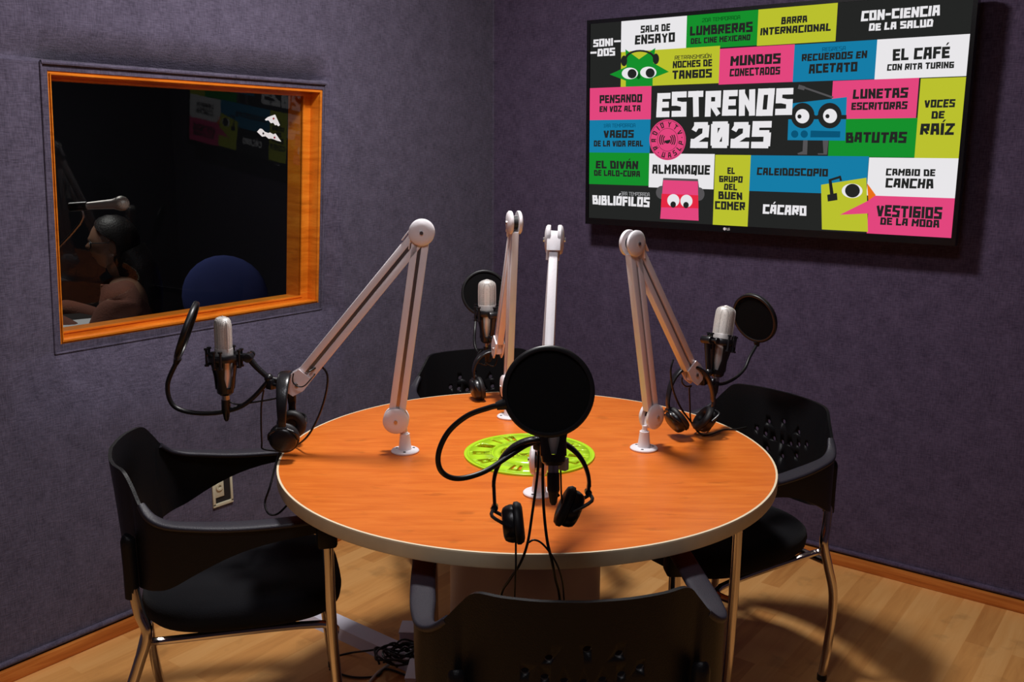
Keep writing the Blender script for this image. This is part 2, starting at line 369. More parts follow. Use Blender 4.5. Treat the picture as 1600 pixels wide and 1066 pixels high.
# window geometry: front plane leans into the room towards its top
WY0, WY1, WZ0, WZ1 = -1.951, -.965, .9185, 1.685
def wx(z): return -.07 + .06*(z-WZ0)/(WZ1-WZ0)
STR = .019                       # cloth border outside the wood
HY0, HY1, HZ0, HZ1 = WY0-STR, WY1+STR*.5, WZ0-STR*1.3, WZ1+STR*1.1
def lip(y, z):
    dy = max(HY0-y, 0, y-HY1); dz = max(HZ0-z, 0, z-HZ1); d = math.hypot(dy, dz)
    zz = min(max(z, HZ0), HZ1); x0 = wx(zz)+.004
    L = .07 if z < HZ0 else .05
    s = max(0, 1-d/L); s = s*s*(3-2*s)
    x = x0*s
    if z > HZ1:   # the padding sinks in above the window head
        e = min(max((y-HY0+.03)/.05, 0), 1)*min(max((HY1+.03-y)/.05, 0), 1)
        x -= .06*max(0, 1-dz/.10)**1.5*e
    return x
def samples(a, b, h0, h1, fine, coarse):
    out = [a]; x = a
    while x < b-1e-6:
        st = fine if h0-.16 < x < h0+.002 or h1-.002 < x < h1+.16 else coarse
        nx = x+st
        for k in (h0, h1, h0-.16, h1+.16, b):
            if x < k-1e-6 < nx: nx = k; break
        x = nx; out.append(x)
    return out
wl = MB()
ys = samples(YF, 0, HY0, HY1, .012, .16); zs = samples(0, ZC, HZ0, HZ1, .012, .16)
grid = [[wl.bm.verts.new((lip(y, z), y, z)) for z in zs] for y in ys]
for i in range(len(ys)-1):
    for j in range(len(zs)-1):
        yc, zc = (ys[i]+ys[i+1])/2, (zs[j]+zs[j+1])/2
        if HY0 < yc < HY1 and HZ0 < zc < HZ1: continue
        wl._f([grid[i][j], grid[i+1][j], grid[i+1][j+1], grid[i][j+1]])
for a, b in (((YF-.1, 0), (HY0-.06, ZC)), ((HY1+.06, 0), (.1, ZC)), ((HY0-.06, 0), (HY1+.06, HZ0-.1)), ((HY0-.06, HZ1+.06), (HY1+.06, ZC))):
    wl.box((-.14, (a[0]+b[0])/2, (a[1]+b[1])/2), (.1, b[0]-a[0], b[1]-a[1]))
wleft = struct(wl.build('wall_left', M['wall'], sharp=60))

def ring(b, r0, r1, f0, f1):
    """rectangular ring between outer rect r0 and inner rect r1 (y0,y1,z0,z1) from depth f0 (front) to f1 (back)"""
    def cs(r): return [(r[0], r[2]), (r[1], r[2]), (r[1], r[3]), (r[0], r[3])]
    A, B = cs(r0), cs(r1)
    for i in range(4):
        j = (i+1) % 4
        for q in (([A[i], A[j], B[j], B[i]], f0), ([B[i], B[j], A[j], A[i]], f1)):
            b.quad([(wx(z)+q[1], y, z) for y, z in q[0]])
        b.quad([(wx(A[i][1])+f0, *A[i]), (wx(A[i][1])+f1, *A[i]), (wx(A[j][1])+f1, *A[j]), (wx(A[j][1])+f0, *A[j])])
        b.quad([(wx(B[j][1])+f0, *B[j]), (wx(B[j][1])+f1, *B[j]), (wx(B[i][1])+f1, *B[i]), (wx(B[i][1])+f0, *B[i])])
def inset(r, k): return (r[0]+k, r[1]-k, r[2]+k, r[3]-k)
W0 = (WY0, WY1, WZ0, WZ1); W1 = (W0[0]+.009, W0[1]-.013, W0[2]+.011, W0[3]-.010); W2 = (W1[0]+.016, W1[1]-.030, W1[2]+.013, W1[3]-.009)
tr = MB(); ring(tr, (HY0, HY1, HZ0, HZ1), W0, .003, -.03)
P = [(wx(z)+.006, y, z) for y, z in ((HY0, HZ0), (HY1, HZ0), (HY1, HZ1), (HY0, HZ1))]
for i in range(4): tr.tube([P[i], P[(i+1) % 4]], .0035 if i != 2 else .006, 8, 0)
trim = struct(tr.build('trim_1', M['wall']))
win = bpy.data.objects.new('window_1', None); COL.objects.link(win); win.location = (-.04, (WY0+WY1)/2, WZ0); TM['window_1'] = Matrix.Translation(win.location); struct(win)
fr = MB(); ring(fr, W0, W1, 0, -.06); ring(fr, inset(W0, .006), W1, .004, -.001)
ring(fr, W1, W2, -.046, -.06); ring(fr, W0, W2, -.062, -.13); ring(fr, inset(W2, -.002), inset(W2, .004), -.043, -.05)
fr.build('window_frame', M['frame'], win, 30)
gp = MB(); g2 = inset(W2, .002)
gp.quad([(wx(z)-.048, y, z) for y, z in ((g2[0], g2[2]), (g2[1], g2[2]), (g2[1], g2[3]), (g2[0], g2[3]))])
gp.build('glass', M['glass'], win)

# skirting and cloth roll above it
for nm, a, b in (('baseboard_left', (.012, YF, 0), (.012, -.02, 0)), ('baseboard_back', (.02, -.012, 0), (XR, -.012, 0))):
    k = MB(); a, b = V(a), V(b)
    k.bar(a+V((0, 0, .02)), b+V((0, 0, .02)), .02, .04, bevel=.003)
    struct(k.build(nm, M['base']))
k = MB(); k.tube([(.004, YF, .052), (.004, 0, .052)], .009, 12, 0); struct(k.build('trim_2', M['wall']))
k = MB(); k.tube([(0, -.004, .052), (XR, -.004, .052)], .009, 12, 0); struct(k.build('trim_3', M['wall_b']))
k = MB(); k.tube([(.002, -.002, .06), (.002, -.002, ZC)], .004, 8, 0); struct(k.build('trim_4', M['wall']))

# room behind the glass
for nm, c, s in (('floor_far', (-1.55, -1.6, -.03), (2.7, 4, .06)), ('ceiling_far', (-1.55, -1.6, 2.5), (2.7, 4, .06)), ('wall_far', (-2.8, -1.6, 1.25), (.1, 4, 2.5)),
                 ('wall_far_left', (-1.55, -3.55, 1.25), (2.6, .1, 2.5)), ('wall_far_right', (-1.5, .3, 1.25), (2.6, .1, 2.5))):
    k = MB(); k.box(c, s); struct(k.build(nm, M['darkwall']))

# ------------------------------------------------------------------ table
TC = V((1.2797, -1.4984, 0)); TZ = .745
t = thing('round_table', 'round meeting table with orange cherry top and taupe edge on grey column', 'table', TC)
def disc_prof(r, z0, z1): return [(.001, z0), (r, z0), (r, z1), (.001, z1)]
k = MB(); k.lathe(disc_prof(.5985, .718, TZ), TC, 128); k.build('tabletop', M['table'], t)
k = MB(); k.lathe([(.5985, .714), (.602, .715), (.6028, .718), (.6028, .7425), (.598, .7425)], TC, 128); tag(k.build('edge_band', M['edge'], t), 'taupe edge band')
k = MB(); k.lathe([(.598, .7425), (.6028, .7425), (.6022, .7455), (.5975, .7456)], TC, 128); tag(k.build('edge_line', M['edge_top'], t), 'thin pale line along the rim')
k = MB(); k.lathe([(.001, .02), (.19, .02), (.192, .024), (.19, .716), (.001, .716)], TC, 64); k.build('pedestal', M['ped'], t)
k = MB(); k.lathe([(.001, 0), (.235, 0), (.235, .012), (.225, .02), (.001, .02)], TC, 64); k.build('base_plate', M['ped'], t)

# lime acrylic disc with cut lettering
def logo_quads():
    """ring lettering and sound-wave mark in a unit disc; returns quads"""
    Q = []
    def put(ch, ang, r, h, inward):
        q, wd = text_quads(ch, .2, 0); a = R_(ang)
        for f in q:
            o = []
            for x, y in f:
                x = (x-wd/2)*h; y = (y-.5)*h
                if inward: rr = r-y; th = a+x/r        # tops towards the centre
                else: rr = r+y; th = a-x/r
                o.append((rr*math.cos(th), rr*math.sin(th)))
            Q.append(o)
    for ch, a in zip('RADIO', (212, 183, 155, 133, 113)): put(ch, a, .76, .27, False)
    put('Y', 82, .76, .27, False); put('T', 54, .76, .27, False); put('V', 28, .76, .27, False)
    for ch, a in zip('UASLP', (254, 279, 302, 326, 349)): put(ch, a, .76, .27, True)
    put('.', 232, .8, .25, False); put('.', 8, .8, .25, False)
    def arc(r, a0, a1, th, cx=0, cy=0, n=8):
        for i in range(n):
            a, b = R_(a0+(a1-a0)*i/n), R_(a0+(a1-a0)*(i+1)/n)
            Q.append([(cx+r*math.cos(a), cy+r*math.sin(a)), (cx+(r+th)*math.cos(a), cy+(r+th)*math.sin(a)), (cx+(r+th)*math.cos(b), cy+(r+th)*math.sin(b)), (cx+r*math.cos(b), cy+r*math.sin(b))])
    for r, s in ((.2, 60), (.3, 55), (.4, 45)):
        arc(r, 180-s+10, 180+s-10, .055); arc(r, -s+10, s-10, .055)
    arc(0, 190, 370, .17, 0, -.02, 10); 
    return Q
LG = logo_quads()
DC = V((1.293, -1.504, TZ)); DR = .161
up = V((-.6, .8, 0)); rt = V((.8, .6, 0))
def dm(x, y, z): return DC + rt*(x*DR)+up*(y*DR)+V((0, 0, z))
k = MB(); k.lathe([(.001, .0006), (DR, .0006), (DR, .0046), (DR-.0006, .005), (.001, .005)], DC, 96)
disc = k.build('acrylic_disc', M['lime']); tag(disc, 'fluorescent lime acrylic disc with cut lettering lying at the table centre', 'sign')
k = MB()
for q in LG: k.prism([(x*.97, y*.97) for x, y in q], lambda x, y: dm(x, y, -.01), lambda x, y: dm(x, y, .02))
def ringcut(b, r0, r1, n=64):
    rows = [[dm(r*math.cos(2*math.pi*i/n), r*math.sin(2*math.pi*i/n), z) for i in range(n)] for r, z in ((r0, .0034), (r1, .0034), (r1, .02), (r0, .02), (r0, .0034))]
    b.grid(rows, True)
ringcut(k, .56, .575); ringcut(k, .93, .94)
cut = k.build('cutter', M['lime'])
def boolean_cut(o, c):
    md = o.modifiers.new('b', 'BOOLEAN'); md.operation = 'DIFFERENCE'; md.object = c; md.solver = 'EXACT'; md.use_self = True
    dg = bpy.context.evaluated_depsgraph_get(); dg.update()
    me = bpy.data.meshes.new_from_object(o.evaluated_get(dg)); o.modifiers.clear(); old = o.data; nm = old.name; o.data = me
    bpy.data.meshes.remove(old); me.name = nm
    cm = c.data; bpy.data.objects.remove(c); bpy.data.meshes.remove(cm)
boolean_cut(disc, cut)

# ------------------------------------------------------------------ television
TX0, TX1, TZ0, TZ1 = .5584, 1.9106, 1.2168, 1.9547
tv = thing('television', 'large wall-mounted black television showing a grid of coloured programme titles', 'television', ((TX0+TX1)/2, -.09, TZ0))
def tvp(s, q, o=0):   # s right 0..1, q up 0..1 on the panel, o towards the room
    return V((TX0+(TX1-TX0)*s, -.09-.018*q-o, TZ0+(TZ1-TZ0)*q))
bz = .0135; sw, shh = TX1-TX0, TZ1-TZ0
k = MB()
def tvb(s0, s1, q0, q1, o0, o1):
    c = [tvp(s, q, o) for o in (o0, o1) for s, q in ((s0, q0), (s1, q0), (s1, q1), (s0, q1))]
    vs = [k.bm.verts.new(p) for p in c]
    for f in ((3, 2, 1, 0), (4, 5, 6, 7), (0, 1, 5, 4), (1, 2, 6, 5), (2, 3, 7, 6), (3, 0, 4, 7)): k._f([vs[i] for i in f])
bx, by = bz/sw, bz/shh
tvb(-bx, 0, -by*1.8, 1+by, -.03, .006); tvb(1, 1+bx, -by*1.8, 1+by, -.03, .006); tvb(0, 1, -by*1.8, 0, -.03, .006); tvb(0, 1, 1, 1+by, -.03, .006)
k.build('bezel', M['bezel'], tv)
k = MB(); tvb(-bx*.6, 1+bx*.6, -by, 1+by*.6, -.052, -.004); tvb(.15, .85, .1, .7, -.068, -.05)
k.build('back_housing', M['bezel'], tv)
k = MB(); tvb(.4, .6, .3, .6, -.085, -.066); k.build('wall_bracket', M['steel'], tv)
# screen picture: homography from the picture corners to the unit panel
def homog(src):
    import numpy as np
    A = []; bb = []
    for (x, y), (X, Y) in zip(src, ((0, 1), (1, 1), (0, 0), (1, 0))):
        A += [[x, y, 1, 0, 0, 0, -x*X, -y*X], [0, 0, 0, x, y, 1, -x*Y, -y*Y]]; bb += [X, Y]
    h = np.linalg.solve(np.array(A), np.array(bb)); return lambda x, y: ((h[0]*x+h[1]*y+h[2])/(h[6]*x+h[7]*y+1), (h[3]*x+h[4]*y+h[5])/(h[6]*x+h[7]*y+1))
HM = homog(((921.5, 35.5), (1522.5, -12), (921, 344), (1488, 369.5)))
PAL = dict(k=(36, 37, 36), w=(232, 230, 233), p=(226, 70, 125), y=(186, 192, 46), g=(22, 142, 44), b=(22, 124, 166), r=(228, 40, 66), o=(232, 112, 24), s=(84, 82, 84), d=(10, 84, 118), e=(13, 82, 28), m=(150, 150, 152))
keys = list(PAL); EM = [emis('screen_'+{'k': 'charcoal', 'w': 'white', 'p': 'pink', 'y': 'yellow', 'g': 'green', 'b': 'blue', 'r': 'red', 'o': 'orange', 's': 'grey', 'd': 'deep_blue', 'e': 'deep_green', 'm': 'mid_grey'}[c], PAL[c]) for c in keys]
scr = MB(); LAY = [0]
def lay(): LAY[0] += .000012; return .0015+LAY[0]
def cl(v): return min(max(v, 0), 1)
def spoly(c, pts, raw=False):
    scr.mi = keys.index(c); o = lay()
    U = [p if raw else HM(*p) for p in pts]
    scr.quad([tvp(cl(s), cl(q), o) for s, q in U])
def sell(c, x, y, rx, ry, n=28, a0=0, a1=360):
    spoly(c, [(x+rx*math.cos(R_(a0+(a1-a0)*i/n)), y+ry*math.sin(R_(a0+(a1-a0)*i/n))) for i in range(n if a1-a0 == 360 else n+1)])
def srect(c, x0, x1, y0, y1):      # picture-corner rectangle snapped to the panel axes
    a = HM(x0, y0); b = HM(x1, y1); spoly(c, [(a[0], a[1]), (b[0], a[1]), (b[0], b[1]), (a[0], b[1])], True)
def stext(c, txt, x0, x1, y, h, y1=None, bold=.23, jit=.07):
    scr.mi = keys.index(c); o = lay()
    y1 = y if y1 is None else y1; xm, ym = (x0+x1)/2, (y+y1)/2
    a = HM(x0, y); b = HM(x1, y1); t0 = HM(xm, ym-h/2); t1 = HM(xm, ym+h/2); hh = t0[1]-t1[1]; base = t1[1]
    Q, wd = text_quads(txt, bold, jit)
    for q in Q: scr.quad([tvp(a[0]+(b[0]-a[0])*x/wd, base+hh*z, o) for x, z in q])
# tiles in panel units measured on the picture
def tile(c, x0, x1, y0, y1, xr=None, yr=None):
    """x0 on left edge, x1 on right edge at mid-height; y0/y1 given at the left edge"""
    ym = (y0+y1)/2; a = HM(x0, y0)[1]; b = HM(x0, y1)[1]; s0 = HM(x0, ym)[0]; s1 = HM(x1, ym-(x1-x0)*.02)[0]
    if s0 < .012: s0 = 0
    if s1 > .985: s1 = 1
    if a > .97: a = 1
    if b < .03: b = 0
    spoly(c, [(s0, a), (s1, a), (s1, b), (s0, b)], True)
spoly('k', [(0, 0), (1, 0), (1, 1), (0, 1)], True)
for a in (('w', 971, 1076, 28, 80.5), ('g', 1075.5, 1188, 19, 77), ('y', 1188, 1311, 10, 71.5), ('y', 971, 1127.7, 80.5, 136), ('p', 1127.7, 1244.5, 76, 132.5),
          ('b', 1244.5, 1372, 70, 128.5), ('w', 1372, 1519, 62.5, 124.5), ('p', 921, 1019.8, 138, 189), ('p', 1304, 1436, 127, 187), ('y', 1436, 1512, 123.5, 246.5),
          ('b', 921, 1018.5, 189, 240.3), ('g', 1300, 1434, 186.5, 245), ('g', 921, 1017, 240.3, 290.5), ('w', 1017, 1120.5, 241.5, 295), ('y', 1120.5, 1176, 243, 350),
          ('b', 1177, 1360, 243.5, 299.5), ('w', 1360, 1495, 246, 305), ('p', 1360.5, 1492, 305, 365)): tile(*a)
# green figure with headphones
spoly('y', [(985, 86), (1001, 92), (1014, 84), (1014, 78), (985, 79)])
spoly('g', [(978, 76), (1000, 92), (1026, 74), (1023, 98), (1048, 112), (1022, 122), (1022, 134.5), (979, 135.5), (979, 126), (953, 116), (980, 104)])
sell('k', 976, 94.5, 5, 8.5); sell('k', 1027, 91.5, 5, 8.5)
for i in range(14):
    a, b = R_(180+180*i/14), R_(180+180*(i+1)/14)
    spoly('k', [(1001.5+25*math.cos(a), 92+15*math.sin(a)), (1001.5+25*math.cos(b), 92+15*math.sin(b)), (1001.5+21*math.cos(b), 92+12*math.sin(b)), (1001.5+21*math.cos(a), 92+12*math.sin(a))])
sell('w', 985.5, 114.5, 13, 9.2); sell('w', 1015, 113, 13, 9.2); sell('k', 989, 115, 7.2, 7.4); sell('k', 1018, 113.8, 7.2, 7.4)
spoly('e', [(1000, 112), (996.5, 122), (999.5, 124), (1003, 121)])
# blue radio set
spoly('s', [(1260, 216), (1267, 216), (1266, 242), (1252, 242), (1251, 240), (1259, 237)]); spoly('s', [(1290, 216), (1299.5, 216), (1297, 242), (1283, 242), (1282.5, 240), (1290.5, 237)])
spoly('k', [(1268, 216), (1290, 216), (1291.5, 240), (1266, 240)])
spoly('s', [(1253, 132.5), (1263, 135.5), (1261, 141.5), (1251, 139)]); spoly('s', [(1262, 136), (1262, 139), (1305, 154), (1307, 151.5)])
spoly('b', [(1237.5, 162.5), (1327.5, 152), (1325, 220), (1235.5, 219.5)])
spoly('k', [(1236, 180), (1327, 180), (1327, 186.5), (1236, 187)]); 
sell('k', 1259, 181, 18.5, 20); sell('k', 1301, 181, 18.5, 20)
sell('b', 1280, 178, 3, 3)
sell('w', 1258.5, 182, 10.8, 11.2); sell('w', 1301.5, 181.5, 10.8, 11.2); sell('k', 1254, 182.5, 3.2, 3.3); sell('k', 1297.5, 182, 3.2, 3.3)
sell('d', 1246.7, 210, 5.6, 5.8); sell('d', 1261.5, 210, 5.6, 5.8); spoly('d', [(1271.5, 204.5), (1317.5, 205.5), (1317, 215), (1271, 215)])
# pink figure
sell('s', 1038, 303, 9.5, 10.5); sell('s', 1097, 305, 8.5, 10.5)
spoly('s', [(1040, 280), (1095, 281.5), (1097, 295), (1038, 295)]); spoly('p', [(1040, 283.5), (1095, 285), (1096.5, 347), (1035.5, 344.5)])
spoly('r', [(1037.6, 305), (1095.6, 307), (1096.2, 327.5), (1036.6, 326.5)])
sell('w', 1056.2, 315.5, 9.6, 10); sell('w', 1077, 316.3, 9.6, 10); sell('k', 1056, 322, 4.4, 5); sell('k', 1076.4, 322.6, 4.4, 5)
# yellow bird
spoly('y', [(1288, 289), (1358, 277.5), (1360.5, 361.5), (1289.5, 358.5)]); spoly('o', [(1359, 286), (1372.5, 304.5), (1361, 313)])
spoly('p', [(1317, 335.5), (1361, 313), (1372, 305), (1372, 333), (1360, 333)])
sell('w', 1336, 298, 16, 11.2); sell('k', 1336.5, 297.8, 11.4, 10.6)
spoly('k', [(1297.5, 304.5), (1312.5, 301.5), (1313.5, 312.5), (1298.5, 315)]); spoly('k', [(1299.5, 281), (1304, 280), (1307.5, 303), (1302, 304)])
spoly('k', [(1299.5, 280.5), (1318, 274.5), (1319, 278), (1303, 283)]); spoly('k', [(1315.5, 275), (1318.5, 274.5), (1320.5, 282.5), (1317, 283)])
# round emblem
ex, ey, erx, ery = 1046.6, 219.7, 29, 32.3
sell('p', ex, ey, erx, ery, 48)
def ering(c, r, th):
    for i in range(40):
        a, b = R_(9*i), R_(9*(i+1))
        spoly(c, [(ex+erx*rr*math.cos(q), ey-ery*rr*math.sin(q)) for rr, q in ((r, a), (r, b), (r+th, b), (r+th, a))])
ering('k', .93, .018); ering('k', .55, .018)
scr.mi = keys.index('k')
for q in LG:
    o = lay(); scr.quad([tvp(*HM(ex+erx*x, ey-ery*y), o) for x, y in q])
for a in (('k', 'SALA DE', 1003, 1050, 43, 12), ('k', 'ENSAYO', 994, 1057.7, 60.5, 15.5, 58), ('e', '2DA TEMPORADA', 1100.8, 1161, 29.5, 6.3, 27.5, .14, 0), ('k', 'LUMBRERAS', 1081.7, 1180.5, 47, 16, 42.5),
          ('k', 'DEL CINE MEXICANO', 1083, 1177, 63, 9.5, 58.7), ('w', 'SONI', 927, 958.5, 66, 12.5, 64.7), ('w', 'DOS', 934, 962, 81.3, 12.8, 80), ('k', 'RETRANSMISIÓN', 1057.7, 1115.7, 89.5, 6.6, 87.7, .14, 0),
          ('k', 'NOCHES DE', 1054.7, 1117, 100.5, 11.5, 98.3), ('k', 'TANGOS', 1054, 1116.7, 117, 14, 114.5), ('k', 'MUNDOS', 1146, 1224.7, 95, 16.5, 91.5), ('k', 'CONECTADOS', 1145, 1224, 113.5, 13, 110.5),
          ('k', 'PENSANDO', 937.8, 1006, 155.5, 13.5, 154), ('k', 'EN VOZ ALTA', 937.8, 1003.7, 171.3, 10, 170), ('w', 'ESTRENOS', 1029.6, 1243.8, 163.5, 42, 160), ('d', '1RA TEMPORADA', 944.6, 995.6, 197.8, 6, 197, .14, 0),
          ('k', 'VAGOS', 944.6, 993, 211, 13, 210.6), ('k', 'DE LA VIDA REAL', 929, 1008, 226, 10, 226), ('w', '2025', 1084.4, 1210, 211.3, 43.5, 210.7), ('k', 'EL DIVÁN', 932.5, 1000.3, 259.7, 13, 259.9), ('k', 'DE LALO-CURA', 929.7, 1003.5, 273, 10, 273.6),
          ('k', 'ALMANAQUE', 1022.8, 1114.6, 266, 15.5, 267), ('k', 'EL', 1142, 1154, 268, 10.5), ('k', 'GRUPO', 1129, 1166, 281.4, 10.5), ('k', 'DEL', 1137, 1157.5, 293.5, 10.5), ('k', 'BUEN', 1128, 1165.6, 307, 12.5), ('k', 'COMER', 1122.7, 1170, 322.5, 13.5, 323.5),
          ('m', '3RA TEMPORADA', 973, 1019, 305.5, 6, 306.2, .14, 0), ('w', 'BIBLIÓFILOS', 927.6, 1019, 316, 15.5, 318.3), ('k', 'CALEIDOSCOPIO', 1188.6, 1299, 268.3, 12.5, 270.3), ('w', 'CÁCARO', 1198, 1265.7, 327.5, 15.5, 329.8),
          ('k', 'BARRA', 1225.7, 1266, 31.8, 11.8, 30), ('k', 'INTERNACIONAL', 1193, 1303, 48.3, 12.3, 43.3), ('w', 'CON-CIENCIA', 1350, 1470.7, 26, 16.5, 17.5), ('w', 'DE LA SALUD', 1362, 1460, 43.5, 12.3, 36.8), ('d', 'REGRESA', 1289.5, 1326, 77.5, 6.5, 76, .14, 0),
          ('k', 'RECUERDOS EN', 1257.8, 1359, 90, 12, 86), ('k', 'ACETATO', 1269, 1344, 108, 15.5, 104.8), ('k', 'EL CAFÉ', 1398.5, 1485.6, 86.5, 19, 82.5), ('k', 'CON RITA TURING', 1390, 1492, 106, 10.5, 102), ('k', 'LUNETAS', 1337.5, 1421.9, 147.5, 15.8, 145.3),
          ('k', 'ESCRITORAS', 1335, 1421, 166.5, 12.5, 165), ('k', 'VOCES', 1447, 1493.7, 162.5, 13, 161.5), ('k', 'DE', 1458, 1477.5, 179.7, 12.5), ('k', 'RAÍZ', 1441, 1492.6, 201.5, 18.5), ('k', 'BATUTAS', 1326.7, 1420, 214.7, 17.5, 215), ('k', 'CAMBIO DE', 1388.5, 1463.7, 268.2, 11.3, 269.4),
          ('k', 'CANCHA', 1388, 1461, 285, 15.5, 286.6), ('k', 'VESTIGIOS', 1374, 1474, 328.3, 19, 331), ('k', 'DE LA MODA', 1380, 1470, 344.7, 12, 347.5)): stext(*a)
spoly('w', [(960.5, 62), (971, 61.5), (971, 64.5), (960.5, 65)]); spoly('w', [(922.5, 80), (932.5, 79.6), (932.5, 82.8), (922.5, 83.2)])
scr.build('screen', EM, tv)
# maker's mark on the lower bezel and the small status lamp
k = MB(); Q, wd = text_quads('LG', .16, 0); c = (.436, -by*.95)
for q in Q: k.quad([tvp(c[0]+(.0035+(x/wd)*.0085), c[1]-.006+.012*z, .0066) for x, z in q])
k.quad([tvp(c[0]+.0042*math.cos(i*.5236)-.0028, c[1]+.0075*math.sin(i*.5236), .0066) for i in range(12)])
tag(k.build('maker_mark', M['white'], tv), 'tiny pale maker mark on lower bezel')

# ------------------------------------------------------------------ chairs
HALF = [(0, -.308, .791, .49), (.07, -.304, .791, .492), (.13, -.290, .791, .50), (.172, -.268, .788, .515), (.195, -.252, .762, .525), (.222, -.235, .725, .53), (.245, -.215, .702, .535),
        (.264, -.18, .688, .545), (.272, -.12, .680, .578), (.275, -.05, .674, .61), (.276, .02, .672, .63), (.275, .09, .673, .64), (.272, .145, .674, .645)]
def make_chair(label):
    c = thing('visitor_chair', label, 'chair', group='black visitor chairs around the table')
    half = spline([V((a, b, cc)) for a, b, cc, _ in HALF], 4); hz = spline([V((d, 0, 0)) for *_, d in HALF], 4)
    path = [(-p.x, p.y, p.z, q.x) for p, q in list(zip(half, hz))[::-1][:-1]]+[(p.x, p.y, p.z, q.x) for p, q in zip(half, hz)]
    b = MB(); th = .008; rows = []
    n = len(path)
    for i, (x, y, zt, zb) in enumerate(path):
        a, d = path[max(i-1, 0)], path[min(i+1, n-1)]; tx, ty = d[0]-a[0], d[1]-a[1]; l = math.hypot(tx, ty); nx, ny = ty/l, -tx/l
        row_o, row_i = [], []
        for j in range(9):
            f = j/8; z = zb+(zt-zb)*f
            lean = -.012*max(0, (z-.47)/.33)**2*max(0, 1-abs(x)/.25) + .012*(1-f)*(1 if abs(x) < .2 else 0)
            row_o.append(V((x+nx*th/2, y+ny*th/2+lean, z))); row_i.append(V((x-nx*th/2, y-ny*th/2+lean, z)))
        rows.append(row_o+row_i[::-1])
    b.grid(rows, True, True)
    sh = b.build('back_shell', M['shell'], c, 50, True)
    k = MB()
    for x, z in [(-.093, .664), (-.062, .655), (-.031, .648), (0, .645), (.031, .648), (.062, .655), (.093, .664), (-.056, .69), (.004, .706), (.056, .694), (-.058, .62), (-.006, .604), (.052, .612)]:
        k.cyl((x, -.40, z), (x, -.22, z), .0072, n=14)
    boolean_cut(sh, k.build('cutter', M['shell'], c, 35, True))
    for s in (-1, 1):
        b = MB(); pts = [V((s*x, y, zt)) for x, y, zt, _ in HALF[5:]]+[V((s*.270, .168, .668))]
        P2 = spline(pts, 4); rows = []
        for i, p in enumerate(P2):
            f = i/(len(P2)-1); tg = (P2[min(i+1, len(P2)-1)]-P2[max(i-1, 0)]).normalized()
            sd = tg.cross(V((0, 0, 1))).normalized()*(-s)*-1; upv = sd.cross(tg); upv = upv if upv.z > 0 else -upv
            wv = .008+.016*min(1, f*2.2); hv = .007
            row = []
            for q in range(14):
                a = 2*math.pi*q/14; ca, sa = math.cos(a), math.sin(a)
                row.append(p + sd*wv*math.copysign(abs(ca)**.6, ca) + upv*hv*math.copysign(abs(sa)**.6, sa) - V((0, 0, .002)) + V((-s*wv*.55, 0, 0)))
            rows.append(row)
        b.grid(rows, True, True)
        arm = b.build('armrest', M['pad'], c, 50, True)
        b = MB(); b.box((s*.264, .155, .637), (.046, .046, .062), bevel=.009); b.build('leg_socket', M['shell'], arm, 35, True)
        b = MB(); b.tube([(s*.203, -.268, .505), (s*.203, -.268, .58), (s*.203, -.269, .638), (s*.203, -.266, .650)], [.0155, .0155, .0155, .009], 12, 4); b.build('tube_sleeve', M['shell'], c, 35, True)
        b = MB(); b.tube([(s*.264, .157, .62), (s*.265, .16, .40), (s*.269, .172, .2), (s*.272, .19, .012)], .0125, 14, 6); lg = b.build('leg', M['chrome'], c, 35, True)
        b = MB(); b.cyl((s*.272, .19, 0), (s*.272, .19, .018), .0135, n=14); b.build('foot_cap', M['rubber'], lg, 35, True)
        b = MB(); b.tube([(s*.204, -.268, .54), (s*.210, -.256, .47), (s*.217, -.242, .42), (s*.219, -.264, .35), (s*.222, -.29, .27), (s*.223, -.293, .19), (s*.222, -.284, .09), (s*.221, -.272, .012)], .0125, 14, 6); lg = b.build('leg', M['chrome'], c, 35, True)
        b = MB(); b.cyl((s*.221, -.272, 0), (s*.221, -.272, .018), .0135, n=14); b.build('foot_cap', M['rubber'], lg, 35, True)
    b = MB()
    for s in (-1, 1): b.tube([(s*.265, .16, .378), (s*.2, .14, .385), (s*.19, -.19, .385), (s*.218, -.248, .40)], .009, 10, 5)
    b.tube([(-.219, -.262, .36), (.219, -.262, .36)], .0105, 10, 0)
    b.build('seat_frame', M['chrome'], c, 35, True)
    b = MB(); rows = []
    N = 56
    for rr, z in ((.05, .395), (.8, .392), (.93, .40), (.985, .415), (1, .435), (.985, .452), (.93, .464), (.8, .471), (.5, .474), (.05, .474)):
        row = []
        for k_ in range(N):
            a = 2*math.pi*k_/N; ca, sa = math.cos(a), math.sin(a); e = .62
            row.append(V((.226*rr*math.copysign(abs(ca)**e, ca)*(1-.08*(sa < 0)*abs(sa)), -.035+.235*rr*math.copysign(abs(sa)**e, sa), z+.008*(1-rr)*(-1 if z > .45 else 0)-.012*max(0, sa)**3*rr)))
        rows.append(row)
    b.grid(rows, True, True); b.build('seat', M['seat'], c, 60, True)
    return c
proto = make_chair('black chair seen from behind in the foreground, tucked under the near table edge')
def put(c, x, y, a): c.location = (x, y, 0); c.rotation_euler = (0, 0, R_(a-90))
put(proto, 1.662, -1.911, 131)
CH = [proto]
for lab in ('black armchair at left under the window, seen from its side', 'black armchair right of the table, in front of the wall below the television', 'black chair at the far side of the table in the room corner'):
    c = copy_tree(proto); c['label'] = lab; CH.append(c)
put(CH[1], .769, -1.931, 51.8); put(CH[2], 1.535, -.995, -109.6); put(CH[3], .792, -.967, -35.1)

